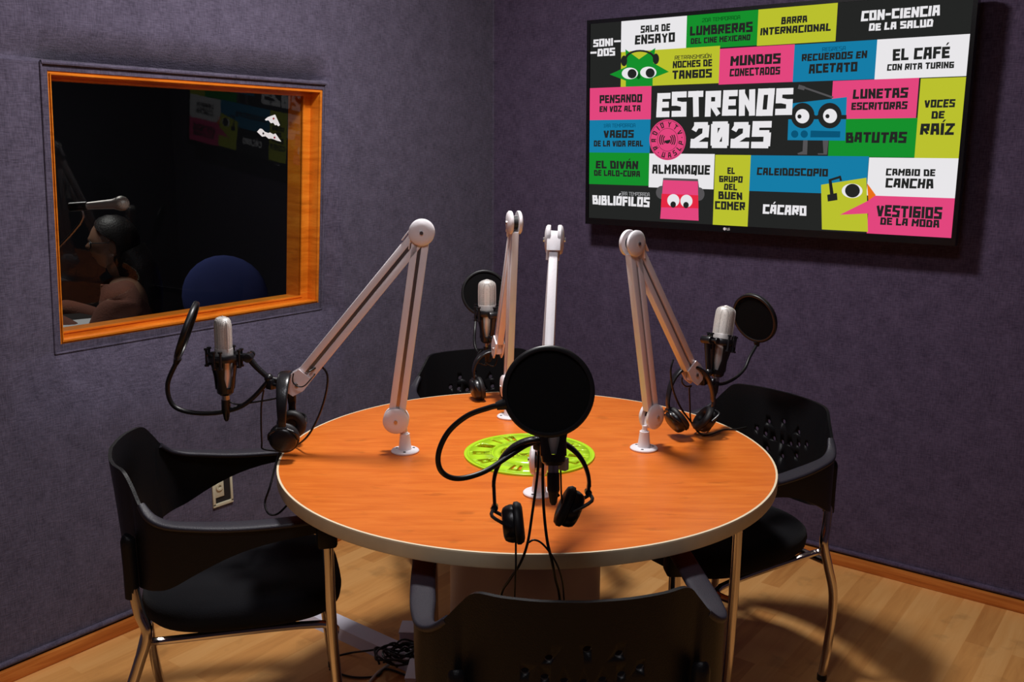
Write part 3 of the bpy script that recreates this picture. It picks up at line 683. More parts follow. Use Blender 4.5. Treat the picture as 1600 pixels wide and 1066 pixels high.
# ------------------------------------------------------------------ microphone booms
def make_arm(label, base, az, low=.465, upl=.465, hub=(.02, .085), elbow=(-.05, .543), end=None, tip=None):
    """base point on table; az in degrees is the direction the boom reaches; elbow and end are (out, up) from the base"""
    az = R_(az); t = thing('microphone_boom_arm', label, 'microphone arm', base, az, 'white microphone boom arms on the table')
    P = lambda r, z, y=0: V((r, y, z))   # out, up, sideways
    b = MB(); b.lathe([(.001, 0), (.034, 0), (.035, .002), (.035, .004), (.033, .006), (.0165, .007), (.016, .009), (.0122, .044), (.0122, .047), (.001, .047)], (0, 0, 0), 40)
    fl = b.build('base_flange', M['white'], t, 35, True)
    for a in (90, 210, 330):
        b = MB(); b.cyl((.024*math.cos(R_(a)), .024*math.sin(R_(a)), .005), (.024*math.cos(R_(a)), .024*math.sin(R_(a)), .0068), .0036, n=12)
        tag(b.build('screw', M['dark'], fl, 35, True), 'dark countersunk screw')
    b = MB(); b.cyl(P(0, .045), P(0, .05), .0085); b.cyl(P(0, .05), P(.0, .062), .0065); b.bar(P(.004, .055), P(.012, .083), .012, .014, up=(0, 1, 0), bevel=.003); b.build('swivel_neck', M['white'], t, 35, True)
    H = P(*hub); E = P(*elbow); T = P(*end)
    def hubdisc(c, r, name, cover):
        b = MB()
        for s in (-1, 1): b.lathe([(.001, .0), (r-.001, 0), (r, .002), (r, .007), (r*.9, .010), (r*.55, .0125), (.001, .0135)], c+V((0, s*.0075, 0)), 36, Matrix(((1, 0, 0), (0, 0, s), (0, 1, 0))))
        d = b.build(name, M['white'], t, 40, True)
        b = MB(); b.cyl(c+V((0, -.0235, 0)), c+V((0, .0235, 0)), .0046, n=6); tag(b.build('pivot_bolt', M['steel'], d, 35, True), 'grey pivot bolt')
        b = MB(); b.cyl(c+V((0, -.0075, 0)), c+V((0, .0075, 0)), r*.55, n=20); tag(b.build('gap_shade', M['dark'], d, 35, True), 'dark gap between the two discs')  # solid dark core stands in for the shade in the gap
        return d
    hubdisc(H, .032, 'lower_hub', False); hubdisc(E, .031, 'elbow_hub', True)
    def bars(a, c, name, ga, gc):
        d = (c-a).normalized(); nrm = V((0, 1, 0)).cross(d); b = MB(); out = []
        for s in (-1, 1):
            p, q = a+nrm*s*.0122+d*ga, c+nrm*s*.0122-d*gc
            b.bar(p, q, .0185, .0165, up=nrm, bevel=.002)
        o = b.build(name, M['white'], t, 30, True)
        b = MB(); b.bar(a+d*(ga+.004), c-d*(gc+.004), .011, .009, up=nrm); tag(b.build('inner_channel', M['steel'], o, 30, True), 'shaded channel between the bars')
        return d, nrm
    bars(H, E, 'lower_bar', .02, .022); d2, n2 = bars(E, T, 'upper_bar', .022, .03)
    # pressed covers wrapping the elbow
    for d in ((H-E).normalized(), d2):
        b = MB(); nrm = V((0, 1, 0)).cross(d)
        sgn = 1 if nrm.z > 0 else -1
        b.bar(E+nrm*sgn*.026-d*.004, E+nrm*sgn*.0245+d*.044, .0285, .003, up=nrm, bevel=.001); b.build('elbow_cover', M['white'], t, 30, True)
    # end bracket
    b = MB(); bx_ = [(-.034, .021), (.002, .021), (.028, .010), (.03, -.012), (.012, -.03), (-.012, -.028), (-.034, -.02)]
    for s in (-1, 1):
        f0 = lambda x, y, o=s*.0095: T+d2*x+n2*y+V((0, o, 0)); f1 = lambda x, y, o=s*.0135: T+d2*x+n2*y+V((0, o, 0))
        b.prism(bx_, f0, f1)
    b.box(T, (.03, .019, .03), bevel=.004)
    eb = b.build('end_bracket', M['white'], t, 30, True)
    b = MB(); b.cyl(T+V((0, -.017, 0)), T+V((0, .017, 0)), .0045, n=12); tag(b.build('pivot_bolt', M['steel'], eb, 35, True), 'grey pivot bolt')
    if tip is not None:
        tl = TM[t.name].inverted() @ V(tip); b = MB(); b.cyl(T, T+(tl-T)*.45, .010, n=16); b.cyl(T+(tl-T)*.4, tl, .006, n=14); b.ball(tl, .010, 14)
        tag(b.build('mount_stud', M['black'], t, 35, True), 'black stud that carries the microphone')
    return t
B_L, B_R, B_F, B_B = onz(633, 706, TZ), onz(1006, 702, TZ), onz(842, 772, TZ), V((1.056, -1.272, TZ))
AZL, AZR, AZF, AZB = -140, 80, -58, 140
def loc(base, az, P):   # (out, up) of a world point
    d = V((math.cos(R_(az)), math.sin(R_(az)), 0)); q = V(P)-V(base); return (q.dot(d), q.z)
pl = lambda u, v: vp(u, v, B_L, R_(AZL)); pr = lambda u, v: vp(u, v, B_R, R_(AZR))

# ------------------------------------------------------------------ condenser microphones in cradles
def frame_from(z, xhint):
    z = V(z).normalized(); x = V(xhint); x = (x-z*z.dot(x)).normalized(); y = z.cross(x); return Matrix((x, y, z)).transposed()
def make_mic(label, c, z=(0, 0, 1), x=(1, 0, 0), joint=None):
    """c: centre of the cradle ring; z: long axis; x: wide side of the grille; joint: point where the cradle swivel is held"""
    mt = frame_from(z, x).to_4x4(); mt.translation = V(c)
    t = thing('condenser_microphone', label, 'microphone', mtx=mt, group='silver studio microphones around the table')
    b = MB(); b.lathe([(.001, .022), (.0248, .022), (.025, .03), (.025, .072), (.0246, .08), (.0228, .0885), (.0188, .0945), (.011, .0978), (.001, .0985)], n=40, sx=1, sy=.8); b.build('grille', M['grille'], t, 60, True)
    b = MB(); b.lathe([(.001, -.004), (.0252, -.004), (.0258, 0), (.0258, .020), (.0252, .0225), (.001, .0225)], n=40, sy=.82); b.build('body_band', M['silver'], t, 50, True)
    b = MB()
    for s in (-1, 1): b.tube([(s*.0254, 0, .02), (s*.0256, 0, .07), (s*.0218, 0, .09), (0, 0, .0992)], .0017, 8, 5)
    b.build('grille_rib', M['silver'], t, 60, True)
    b = MB(); b.lathe([(.001, -.075), (.0145, -.075), (.017, -.06), (.0205, -.03), (.0215, -.004), (.001, -.004)], n=32, sy=.85); b.build('lower_body', M['silver'], t, 50, True)
    # cradle: ring, tapered cup with cut windows, elastic posts
    b = MB()
    b.lathe([(.027, -.008), (.038, -.008), (.0395, -.004), (.0395, .006), (.038, .009), (.029, .009), (.027, .005), (.027, -.008)], n=40)
    for k_ in range(4):
        a = R_(45+90*k_); u = V((math.cos(a), math.sin(a), 0)); tt = V((-u.y, u.x, 0))
        rows = []
        for zz, r, hw in ((-.002, .0295, .0145), (-.02, .0272, .0125), (-.05, .0225, .0085), (-.078, .0185, .0135)):
            rows.append([u*r-tt*hw+V((0, 0, zz)), u*(r+.003)-tt*hw*.6+V((0, 0, zz)), u*(r+.003)+tt*hw*.6+V((0, 0, zz)), u*r+tt*hw+V((0, 0, zz)), u*(r-.004)+V((0, 0, zz))])
        b.grid(rows, True, True)
        for s in (-1, 1):
            q = u*.0405+tt*.008*s; b.cyl(q+V((0, 0, -.022)), q+V((0, 0, .02)), .0032, n=10)
            b.cyl(q+V((0, 0, .017)), q+V((0, 0, .021)), .0055, n=10); b.cyl(q+V((0, 0, -.023)), q+V((0, 0, -.019)), .0055, n=10)
        b.box(u*.036, (.012, .012, .012), Matrix.Rotation(a, 3, 'Z'), .002)
    b.lathe([(.001, -.094), (.013, -.094), (.0195, -.088), (.021, -.076), (.001, -.076)], n=28)
    b.build('shock_mount', M['black'], t, 40, True)
    b = MB(); b.cyl((0, 0, -.094), (0, 0, -.108), .0095, n=20); b.build('connector_collar', M['steel'], t, 40, True)
    b = MB(); b.lathe([(.001, -.106), (.0108, -.106), (.0108, -.135), (.009, -.139), (.0062, -.155), (.0035, -.16), (.001, -.16)], n=20); b.build('cable_plug', M['black'], t, 40, True)
    if joint is not None:
        j = mt.inverted() @ V(joint); s = V((j.x, j.y, 0)); s = s.normalized() if s.length > .001 else V((1, 0, 0))
        b = MB(); q0 = s*.037; q1 = s*.058+V((0, 0, .0))
        b.bar(q0, q1, .018, .018, bevel=.003); b.cyl(q1+V((-s.y, s.x, 0))*.016, q1-V((-s.y, s.x, 0))*.016, .011, n=18, bevel=.002)
        b.tube([q1, q1*.6+j*.4+V((0, 0, -.004)), j], [.0085, .007, .0065], 12, 5); b.ball(j, .0115, 14)
        b.cyl(q1+V((-s.y, s.x, 0))*.016, q1+V((-s.y, s.x, 0))*.034, .0035, n=10); b.cyl(q1+V((-s.y, s.x, 0))*.03, q1+V((-s.y, s.x, 0))*.038, .009, n=12, bevel=.002)
        b.build('swivel_joint', M['black'], t, 40, True)
    return t
def make_pop(label, c, n, r, neck, clamp_end, neck_r=.0045):
    """c centre, n facing normal, neck: gooseneck points from the rim to the clamp"""
    mt = frame_from(n, (0, 0, 1) if abs(V(n).normalized().z) < .9 else (1, 0, 0)).to_4x4(); mt.translation = V(c)
    t = thing('pop_filter', label, 'pop filter', mtx=mt, group='round black pop filters')
    b = MB(); b.lathe([(r-.006, -.0055), (r-.001, -.0065), (r+.0015, -.004), (r+.0015, .004), (r-.001, .0065), (r-.006, .0055), (r-.007, 0), (r-.006, -.0055)], n=64); b.build('rim', M['rubber'], t, 60, True)
    b = MB()
    for z in (-.0025, .0025):
        b.lathe([(.001, z), (r*.5, z*1.3), (r-.005, z)], n=48)
    b.build('gauze_screen', M['gauze'], t, 60, True)
    nn = V(n).normalized(); dirn = V(neck[0])-V(c); dirn = (dirn-nn*dirn.dot(nn)).normalized(); p0 = V(c)+dirn*(r+.014)
    b = MB(); b.tube([V(c)+dirn*(r-.002), p0], [.010, .0065], 12, 0); b.tube([p0-dirn*.004]+[q for q in neck if (V(q)-V(c)).length > r+.02], neck_r, 12, 8)
    b.build('gooseneck', M['rubber'], t, 60)
    b = MB(); e = V(clamp_end); b.box(e, (.022, .022, .026), bevel=.004); b.cyl(e+V((.010, 0, 0)), e+V((.03, 0, 0)), .004, n=10); b.cyl(e+V((.026, 0, 0)), e+V((.034, 0, 0)), .010, n=14, bevel=.002)
    b.build('clamp', M['black'], t, 40)
    return t
def make_phones(label, top, z, x, w=.078, h=.105, splay=(0, 0), drop=(0, 0), slim=1, inset_=.008):
    """top: crown of the band; z up axis; x across the ears"""
    mt = frame_from(z, x).to_4x4(); mt.translation = V(top)
    t = thing('headphones', label, 'headphones', mtx=mt, group='black headphones hanging from the booms')
    def band(s, f): a = R_(90*f); return V((s*w*math.sin(a)**.9 if f else 0, 0, -h*(1-math.cos(a))))
    L = [band(-1, i/8) for i in range(8, 0, -1)]+[band(1, i/8) for i in range(9)]
    b = MB(); b.tube(L, [(.0045, .011), (.005, .0125), (.006, .014), (.006, .0145), (.006, .014), (.005, .0125), (.0045, .011)], 14, 3, flat=(0, 0, 1)) if False else None
    rows = []; P2 = spline(L, 3)
    for i, p in enumerate(P2):
        f = i/(len(P2)-1); tg = (P2[min(i+1, len(P2)-1)]-P2[max(i-1, 0)]).normalized(); yv = V((0, 1, 0)); nv = yv.cross(tg)
        hw = .010+.006*math.sin(math.pi*f); ht = .0032+.002*math.sin(math.pi*f)
        rows.append([p+yv*hw*math.copysign(abs(math.cos(a))**.6, math.cos(a))+nv*ht*math.copysign(abs(math.sin(a))**.6, math.sin(a)) for a in [2*math.pi*k_/14 for k_ in range(14)]])
    b.grid(rows, True, True); b.build('headband', M['black'], t, 50, True)
    ends = []
    for s, sp, dr in ((-1, splay[0], drop[0]), (1, splay[1], drop[1])):
        p = V((s*w, 0, -h)); q = p+V((-s*.002, 0, -.022-dr)); cc = q+V((-s*inset_, 0, -.028))
        b = MB(); b.bar(p+V((0, 0, .012)), q, .018, .006, up=(1, 0, 0), bevel=.002); b.cyl(q+V((0, -.011, 0)), q+V((0, .011, 0)), .006, n=12)
        for y in (-1, 1): b.tube([q+V((0, y*.006, 0)), q+V((s*.004, y*.03, -.01)), cc+V((s*.002, y*.034, 0))], .0032, 8, 4)
        b.build('yoke', M['black'], t, 40, True)
        rot = Matrix.Rotation(R_(sp), 3, 'Y') @ Matrix(((0, 0, s), (0, 1, 0), (1, 0, 0)))
        b = MB(); b.lathe([(.001, .016), (.022, .0165), (.028, .014), (.031, .009), (.033, .002), (.033, -.003), (.001, -.003)], cc, 32, rot); cup = b.build('ear_cup', M['black'], t, 50, True)
        b = MB(); b.lathe([(.012, -.004), (.031, -.003), (.0365, -.006), (.037, -.012), (.033, -.018), (.026, -.020), (.018, -.018), (.012, -.012)], cc, 32, rot); b.build('ear_cushion', M['cup'], cup, 60, True)
        ends.append(mt @ (cc+rot @ V((-.03, 0, .004))))
    return t, ends
def cable(name, label, pts, r, m, cat='cable', smooth=8, parent=None):
    b = MB(); b.tube(pts, r, 8, smooth); o = b.build(name, m, parent, 60)
    return o if parent is not None else tag(o, label, cat)

# left boom
JL = pl(421, 592)
armL = make_arm('white boom arm reaching left towards the window from the table', B_L, AZL, hub=loc(B_L, AZL, pl(619, 656)), elbow=loc(B_L, AZL, pl(659, 363)), end=loc(B_L, AZL, pl(465, 600)), tip=pl(420, 591))
nL = V((math.cos(R_(AZL)), math.sin(R_(AZL)), 0)); cL = V((math.sin(R_(AZL)), -math.cos(R_(AZL)), 0))
make_mic('silver microphone in black cradle below the window, edge-on to the view', pl(350, 558), (.01, .01, 1), -_R*.62+_F*.78, joint=pl(420, 591))
make_pop('pop filter left of the window-side microphone, seen edge-on as a thin line', pl(292, 517), (lambda D, r, u_: r*.94-u_*.32-D*.07)(*lf(292, 517)), .073,
         [pl(270, 568), pl(262, 600), pl(268, 630), pl(290, 643), pl(330, 646), pl(370, 638), pl(395, 622), pl(418, 597)], pl(424, 600), .0058)
phL, eL = make_phones('headphones hanging edge-on from the left boom, one cup visible', pl(446, 584)+_F*.0, (0, 0, 1), (lambda D, r, u_: D*.985+r*.17)(*lf(440, 600)), .076, .095, slim=1)
cable('cable', '', [eL[0], pl(412, 702), pl(409, 690), pl(408, 640), pl(412, 610)], .0022, M['rubber'], parent=phL)
cable('microphone_cable', 'thin black cable looping from the left boom down to the table edge', [pl(486, 580)+_F*-.02, pl(500, 573), pl(511, 585), pl(510, 610), pl(500, 645), pl(482, 680), onz(462, 697, .75), onz(449, 701, .75), onz(438, 706, .735), onz(432, 722, .71), onz(422, 760, .66), onz(414, 786, .62), onz(420, 803, .6), onz(434, 803, .6), onz(452, 786, .64)], .0026, M['rubber'])
cable('microphone_cable', 'short black lead from the left microphone to its stand joint', [pl(352, 628), pl(358, 628), pl(372, 632), pl(395, 629), pl(425, 624), pl(440, 620)], .0022, M['rubber'])
cable('cable_tie', 'thin dark ring of cable around the left boom end', [pl(463, 583)-_F*.03, pl(462, 596)-_F*.03, pl(470, 603)-_F*.03, pl(480, 602)-_F*.03, pl(490, 590)-_F*.02, pl(495, 581)], .0016, M['rubber'])

# right boom
armR = make_arm('white boom arm right of centre, its discs turned towards the right', B_R, AZR, hub=loc(B_R, AZR, pr(1018, 650)), elbow=loc(B_R, AZR, pr(988, 380)), end=loc(B_R, AZR, pr(1082, 585)), tip=pr(1107, 582))
make_mic('silver microphone standing in front of the wall below the television', pr(1127, 535), _U*.985+_R*.15, _R*.9-_F*.3, joint=pr(1107, 582))
nR = (lambda D, r, u_: -D*.737+(-r*.86-u_*.51)*.676)(*lf(1182, 497))
cR = pr(1182, 497)+_F*.02
make_pop('pop filter beside the right microphone, tilted disc below the television', cR, nR, .0715,
         [cR+(_R*-.25-_U*.95).normalized()*.072, pr(1173, 558)+_F*.01, pr(1163, 577), pr(1147, 592), pr(1128, 600), pr(1108, 599), pr(1100, 596)], pr(1098, 594))
phR, eR = make_phones('headphones hanging from the right boom with both cups on the table', pr(1080, 574)+_F*.005, _U*.99+_R*-.0, _R*.97+_F*.2, .064, .098, splay=(-38, 38), drop=(-.008, -.008), inset_=.02)
cable('cable', '', [eR[1], pr(1112, 670), pr(1092, 673), pr(1080, 660), pr(1078, 630), pr(1077, 606)], .0022, M['rubber'], parent=phR)
cable('microphone_cable', 'black cable hanging through the right headphones down to the table', [pr(1052, 562), pr(1048, 580), pr(1052, 610), pr(1064, 638), pr(1080, 660), onz(1092, 676, .749), onz(1106, 680, .749), onz(1130, 672, .749), onz(1150, 671, .749), onz(1166, 668, .749)], .0026, M['rubber'])
cable('microphone_cable', 'black loop of cable under the right boom joint', [pr(1066, 590), pr(1066, 598), pr(1072, 604), pr(1080, 603), pr(1078, 605)], .002, M['rubber'])

# far boom
dB = 2.90
pb = lambda u, v, d=2.86: at(u, v, d)
EB = vp(802, 343, B_B, R_(AZB)+.02)
armB = make_arm('white boom arm at the far side of the table, tallest in the picture', B_B, AZB, hub=(.02, .085), elbow=(-.045, .548), end=(.155, .165), tip=pb(768, 528, 2.84))
make_mic('silver microphone seen face-on at the back, dark disc behind it', pb(761, 488), (0, 0, 1), _R, joint=pb(768, 528, 2.84))
make_pop('pop filter behind the far microphone, near the room corner', pb(757, 458, 2.96), -_F+_R*.1, .0715, [pb(744, 497, 2.95), pb(742, 515, 2.93), pb(742, 540, 2.91), pb(752, 556, 2.88), pb(766, 548, 2.85)], pb(770, 545, 2.84))
phB, eB = make_phones('headphones hanging from the far boom in front of the back chair', pb(770, 549, 2.82), (0, 0, 1), _R*.93+_F*.3, .060, .062, splay=(-10, 10))
cable('microphone_cable', 'small loops of black cable under the far boom joint', [pb(752, 548, 2.83), pb(746, 556, 2.83), pb(748, 566, 2.83), pb(760, 570, 2.83), pb(768, 560, 2.82), pb(772, 545, 2.82), pb(778, 552, 2.82), pb(772, 572, 2.82), pb(758, 566, 2.82)], .0024, M['rubber'])

# near boom
pf = lambda u, v, d=1.62: at(u, v, d)
armF = make_arm('white boom arm nearest the camera behind the big pop filter', B_F, AZF, hub=(.02, .085), elbow=(-.04, .552, .024), end=(.25, .2, .024), tip=pf(847, 686, 1.68))
make_mic('microphone hidden behind the big pop filter, only its dark underside showing', pf(864, 640, 1.60), _U*.97+_F*.1, _R, joint=pf(847, 686, 1.68))
make_pop('large black pop filter in the middle, facing the camera over the table', pf(857, 612, 1.49), -_F-_U*.05, .0715,
         [pf(783, 633, 1.49), pf(765, 637, 1.50), pf(730, 650, 1.52), pf(700, 676, 1.54), pf(685, 710, 1.55), pf(690, 737, 1.56), pf(715, 748, 1.58), pf(755, 738, 1.60), pf(795, 713, 1.62), pf(822, 696, 1.63), pf(842, 690, 1.65)], pf(845, 692, 1.66), .0046)
phF, eF = make_phones('headphones hanging below the big pop filter, cups over the table front', pf(846, 686, 1.63), _U, _R, .0825, .082, splay=(-6, 24), drop=(.014, -.012), inset_=.030)
cable('cable', '', [pf(806, 838, 1.63), pf(806, 860, 1.62), pf(806, 890, 1.62), pf(804, 935, 1.66), pf(806, 990, 1.75)], .0018, M['rubber'], parent=phF)
cable('cable', '', [pf(879, 797, 1.63), pf(877, 770, 1.64), pf(876, 735, 1.65), pf(874, 712, 1.65)], .0016, M['rubber'], parent=phF)
b = MB(); b.box(pf(881, 725, 1.60), (.014, .012, .022), bevel=.002); tag(b.build('plug_adapter', M['paper'], phF), 'small white plug adapter')
cable('microphone_cable', 'left black lead dropping from the near boom over the table edge', [pf(842, 700, 1.66), pf(840, 740, 1.66), pf(832, 800, 1.66), pf(824, 850, 1.65), pf(812, 882, 1.65), pf(795, 908, 1.68), pf(783, 930, 1.72), pf(776, 985, 1.8)], .0025, M['rubber'])
cable('microphone_cable', 'right black lead dropping from the near boom past the table edge', [pf(849, 710, 1.66), pf(848, 750, 1.66), pf(850, 800, 1.66), pf(855, 845, 1.65), pf(862, 875, 1.65), pf(868, 905, 1.67), pf(874, 930, 1.70), pf(878, 985, 1.8)], .0027, M['rubber'])
cable('microphone_cable', 'thin looping lead between the two near cables', [pf(826, 848, 1.645), pf(834, 844, 1.645), pf(845, 848, 1.645), pf(858, 862, 1.645), pf(870, 882, 1.65), pf(878, 905, 1.67), pf(881, 930, 1.70), pf(884, 985, 1.8)], .0018, M['rubber'])
cable('microphone_cable', 'stub of cable curving from the near microphone plug', [pf(862, 742, 1.61), pf(864, 755, 1.61), pf(868, 768, 1.61), pf(873, 776, 1.61)], .003, M['rubber'])

# ------------------------------------------------------------------ wall outlet, floor raceway, boxes, cables
o = thing('wall_outlet', 'ivory electrical outlet set in the left wall behind the armchair', 'outlet', (0, -1.48, .35))
b = MB(); y0, y1, z0, z1 = -1.515, -1.447, .303, .408
for a in (((y0-.006, z0-.006), (y1+.006, z0+.006)), ((y0-.006, z1-.004), (y1+.006, z1+.006)), ((y0-.006, z0), (y0+.004, z1)), ((y1-.003, z0), (y1+.006, z1))):
    b.box((.003, (a[0][0]+a[1][0])/2, (a[0][1]+a[1][1])/2), (.006, a[1][0]-a[0][0], a[1][1]-a[0][1]), bevel=.001)
b.build('plate_frame', M['ivory'], o)
b = MB(); b.box((.0012, (y0+y1)/2, (z0+z1)/2), (.0024, y1-y0, z1-z0)); b.build('opening_shade', M['dark'], o)  # flat dark slab, shade of the open box put into the colour
b = MB(); b.box((.003, y0+.02, z0+.062), (.006, .036, .07), bevel=.001); b.lathe([(.006, .0), (.013, .0), (.0135, .004), (.006, .004), (.006, 0)], (.006, y0+.02, z0+.064), 24, Matrix(((0, 0, 1), (1, 0, 0), (0, 1, 0)))); b.build('socket', M['ivory'], o)
a, c = onz(505, 972, 0), onz(652, 1040, 0); a = a+(a-c)*1.2
o = thing('cable_raceway', 'pale grey cable raceway running across the floor under the table', 'cable raceway', c)
dd = (c-a).normalized(); sd = V((-dd.y, dd.x, 0))
b = MB(); b.prism([(-.045, 0), (.045, 0), (.03, .028), (-.03, .028)], lambda x, z: a+sd*x+V((0, 0, z)), lambda x, z: c+sd*x+V((0, 0, z))); b.build('cover', M['race'], o)
o = thing('junction_box', 'grey floor box behind the tangle of cables', 'junction box', onz(650, 1010, 0)); q = onz(650, 1010, 0)
b = MB(); b.box(q+V((0, 0, .03)), (.09, .07, .06), Matrix.Rotation(.6, 3, 'Z'), .004); b.build('housing', M['race'], o)
b = MB(); b.box(q+V((0, 0, .062)), (.094, .074, .006), Matrix.Rotation(.6, 3, 'Z'), .002); b.build('lid', M['race'], o)
o = thing('junction_box', 'grey floor box in front of the tangle, beside the near chair', 'junction box', onz(660, 1078, 0)); q = onz(660, 1078, 0)
b = MB(); b.box(q+V((0, 0, .03)), (.08, .1, .06), Matrix.Rotation(.6, 3, 'Z'), .004); b.build('housing', M['race'], o)
b = MB(); b.box(q+V((0, 0, .062)), (.084, .104, .006), Matrix.Rotation(.6, 3, 'Z'), .002); b.build('lid', M['race'], o)
rn = random.Random(3); b = MB(); q0 = onz(628, 1030, .03)
for i in range(7):
    pts = []; n = 9; cx, cy = rn.uniform(-.02, .02), rn.uniform(-.02, .02); r = rn.uniform(.03, .07); ph = rn.uniform(0, 6)
    for k_ in range(n): a_ = ph+k_*2*math.pi/n*1.3; pts.append(q0+rt*(cx+r*math.cos(a_))+up*(cy+.75*r*math.sin(a_))+V((0, 0, .004+.03*abs(math.sin(a_*1.3+i)))))
    b.tube(pts, .0032, 7, 5)
tag(b.build('cable_tangle', M['rubber']), 'tangled knot of black cables lying on the floor raceway', 'cable', None)
cable('floor_cable', 'white cable curving along the floor from the black tangle', [onz(618, 1033, .02), onz(606, 1040, .006), onz(590, 1052, .006), onz(578, 1066, .006), onz(565, 1090, .006)], .0042, M['wcable'])
cable('floor_cable', 'black cable crossing the floor left of the tangle', [onz(516, 1028, .004), onz(545, 1021, .004), onz(575, 1017, .032), onz(600, 1014, .034), onz(620, 1018, .034)], .003, M['rubber'])
cable('floor_cable', 'second black cable looping low in front of the raceway', [onz(515, 1046, .004), onz(540, 1056, .004), onz(565, 1059, .004), onz(590, 1056, .004), onz(600, 1046, .004), onz(615, 1048, .004), onz(640, 1058, .004)], .003, M['rubber'])
cable('floor_cable', 'short purple cable beside the left chair leg', [onz(505, 852, .006), onz(520, 844, .006), onz(534, 837, .006)], .004, M['pcable'])

# ------------------------------------------------------------------ stickers on the glass
def gl(u, v, off=.003):
    p = onx(u, v, -.04)
    for _ in range(4): p = onx(u, v, wx(p.z)-.048+off)
    return p
for nm_, lab, poly, dots in (('upper', 'upper white notched paper sticker on the window glass', [(414, 186.5), (418.5, 183), (430, 179), (437.5, 195.5), (435, 197.5), (432, 195), (430, 196), (427, 192), (423, 192.5), (419.5, 188), (415, 188.5)], [(427.5, 185.3, 'red')]),
                        ('lower', 'lower wavy white paper sticker on the window glass', [(401.5, 206), (406, 201), (409.5, 201.5), (414, 206), (419, 208), (422, 207), (427, 210), (430.5, 208.5), (439.5, 221.5), (433, 220), (427, 217.5), (423, 216.5), (420, 217), (415, 213), (409.5, 213.5)], [(411.5, 208.5, 'blue'), (429, 215, 'red')])):
    c = gl(*poly[0]); o = thing('glass_sticker', lab, 'sticker', c)
    b = MB(); b.prism(poly, lambda x, y: gl(x, y, .0012), lambda x, y: gl(x, y, .0022)); b.build('paper', M['paper'], o)
    for x, y, cc in dots:
        b = MB(); b.prism([(x+1.5*math.cos(i*.6283), y+1.7*math.sin(i*.6283)) for i in range(10)], lambda x, y: gl(x, y, .0022), lambda x, y: gl(x, y, .0026))
        tag(b.build('dot', M['dark'] if cc == 'blue' else mat('red_dot', (.3, .02, .04), .6), o), 'small %s dot' % ('dark blue' if cc == 'blue' else 'dark red'))

# ------------------------------------------------------------------ booth behind the glass
o = thing('desk', 'dark desk in the booth behind the glass', 'desk', (-1.5, -1.8, 0))
b = MB(); b.box((-1.5, -1.78, .725), (1.5, 1.36, .03), bevel=.004); b.build('desktop', M['desk'], o)
for x in (-2.2, -.8):
    for y in (-2.4, -1.16): b = MB(); b.box((x, y, .355), (.05, .05, .71)); b.build('leg', M['desk'], o)
b = MB(); Pp = [onz(70, 520, .742), onz(196, 500, .742), onz(190, 494, .742), onz(70, 506, .742)]
b.prism([(0, 0), (1, 0), (2, 0), (3, 0)], lambda i, _: Pp[int(i)], lambda i, _: Pp[int(i)]+V((0, 0, .004))); tag(b.build('paper_sheet', M['paper']), 'white paper on the booth desk at the lower left of the glass', 'paper')
# hand microphone on a stand
mp_ = at(190, 318, 3.3); d_ = (at(120, 323, 3.3)-mp_).normalized()
mm = frame_from(-d_, (0, 0, 1)).to_4x4(); mm.translation = mp_
o = thing('vocal_microphone', 'silver ball-headed microphone held level behind the glass', 'microphone', mtx=mm)
b = MB(); b.ball((0, 0, 0), .0265, 20); b.build('ball_grille', M['grille'], o, 60, True)
b = MB(); b.lathe([(.001, -.165), (.0105, -.165), (.0125, -.12), (.0175, -.03), (.022, -.016), (.001, -.014)], n=24); b.build('handle', M['silver'], o, 50, True)
sp = mp_+d_*.15
o = thing('microphone_stand', 'dim boom stand holding the ball-headed microphone in the booth', 'microphone stand', (sp.x-.15, sp.y-.2, .74))
ft = V((sp.x-.1, sp.y-.14, .74))
b = MB(); b.lathe([(.001, 0), (.07, 0), (.07, .012), (.02, .02), (.001, .02)], ft, 24); b.build('base', M['black'], o)
b = MB(); b.cyl(ft, ft+V((0, 0, .30)), .008); b.tube([ft+V((0, 0, .30)), sp+V((0, 0, -.06)), sp], .006, 8, 4); b.build('pole', M['steel'], o)
b = MB(); b.cyl(sp-d_*.03, sp+d_*.03, .016, n=16); b.build('clip', M['black'], o)
# blue chair
c = onx(352, 470, -1.2)
o = thing('office_chair', 'blue upholstered office chair, its backrest just above the sill behind glass', 'chair', (c.x, c.y, 0), R_(36))
b = MB(); b.ball((0, 0, .78), 1, 28, (.21, .05, .2), Matrix.Rotation(R_(-12), 3, 'Y')); b.build('backrest', M['blue'], o, 60, True)
b = MB(); b.ball((0, .25, .47), 1, 24, (.23, .23, .05)); b.build('seat', M['blue'], o, 60, True)
b = MB(); b.cyl((0, .25, .08), (0, .25, .45), .03); b.bar((0, .25, .43), (0, -.03, .45), .06, .012); b.bar((0, -.04, .44), (0, -.035, .75), .05, .012, up=(0, 1, 0)); b.build('column', M['black'], o, 35, True)
b = MB()
for i in range(5):
    a_ = R_(72*i); q = V((.28*math.cos(a_), .25+.28*math.sin(a_), .05)); b.tube([(0, .25, .09), q], [.02, .012], 8, 0); b.ball(q-V((0, 0, .02)), .028, 10)
b.build('star_base', M['black'], o, 40, True)

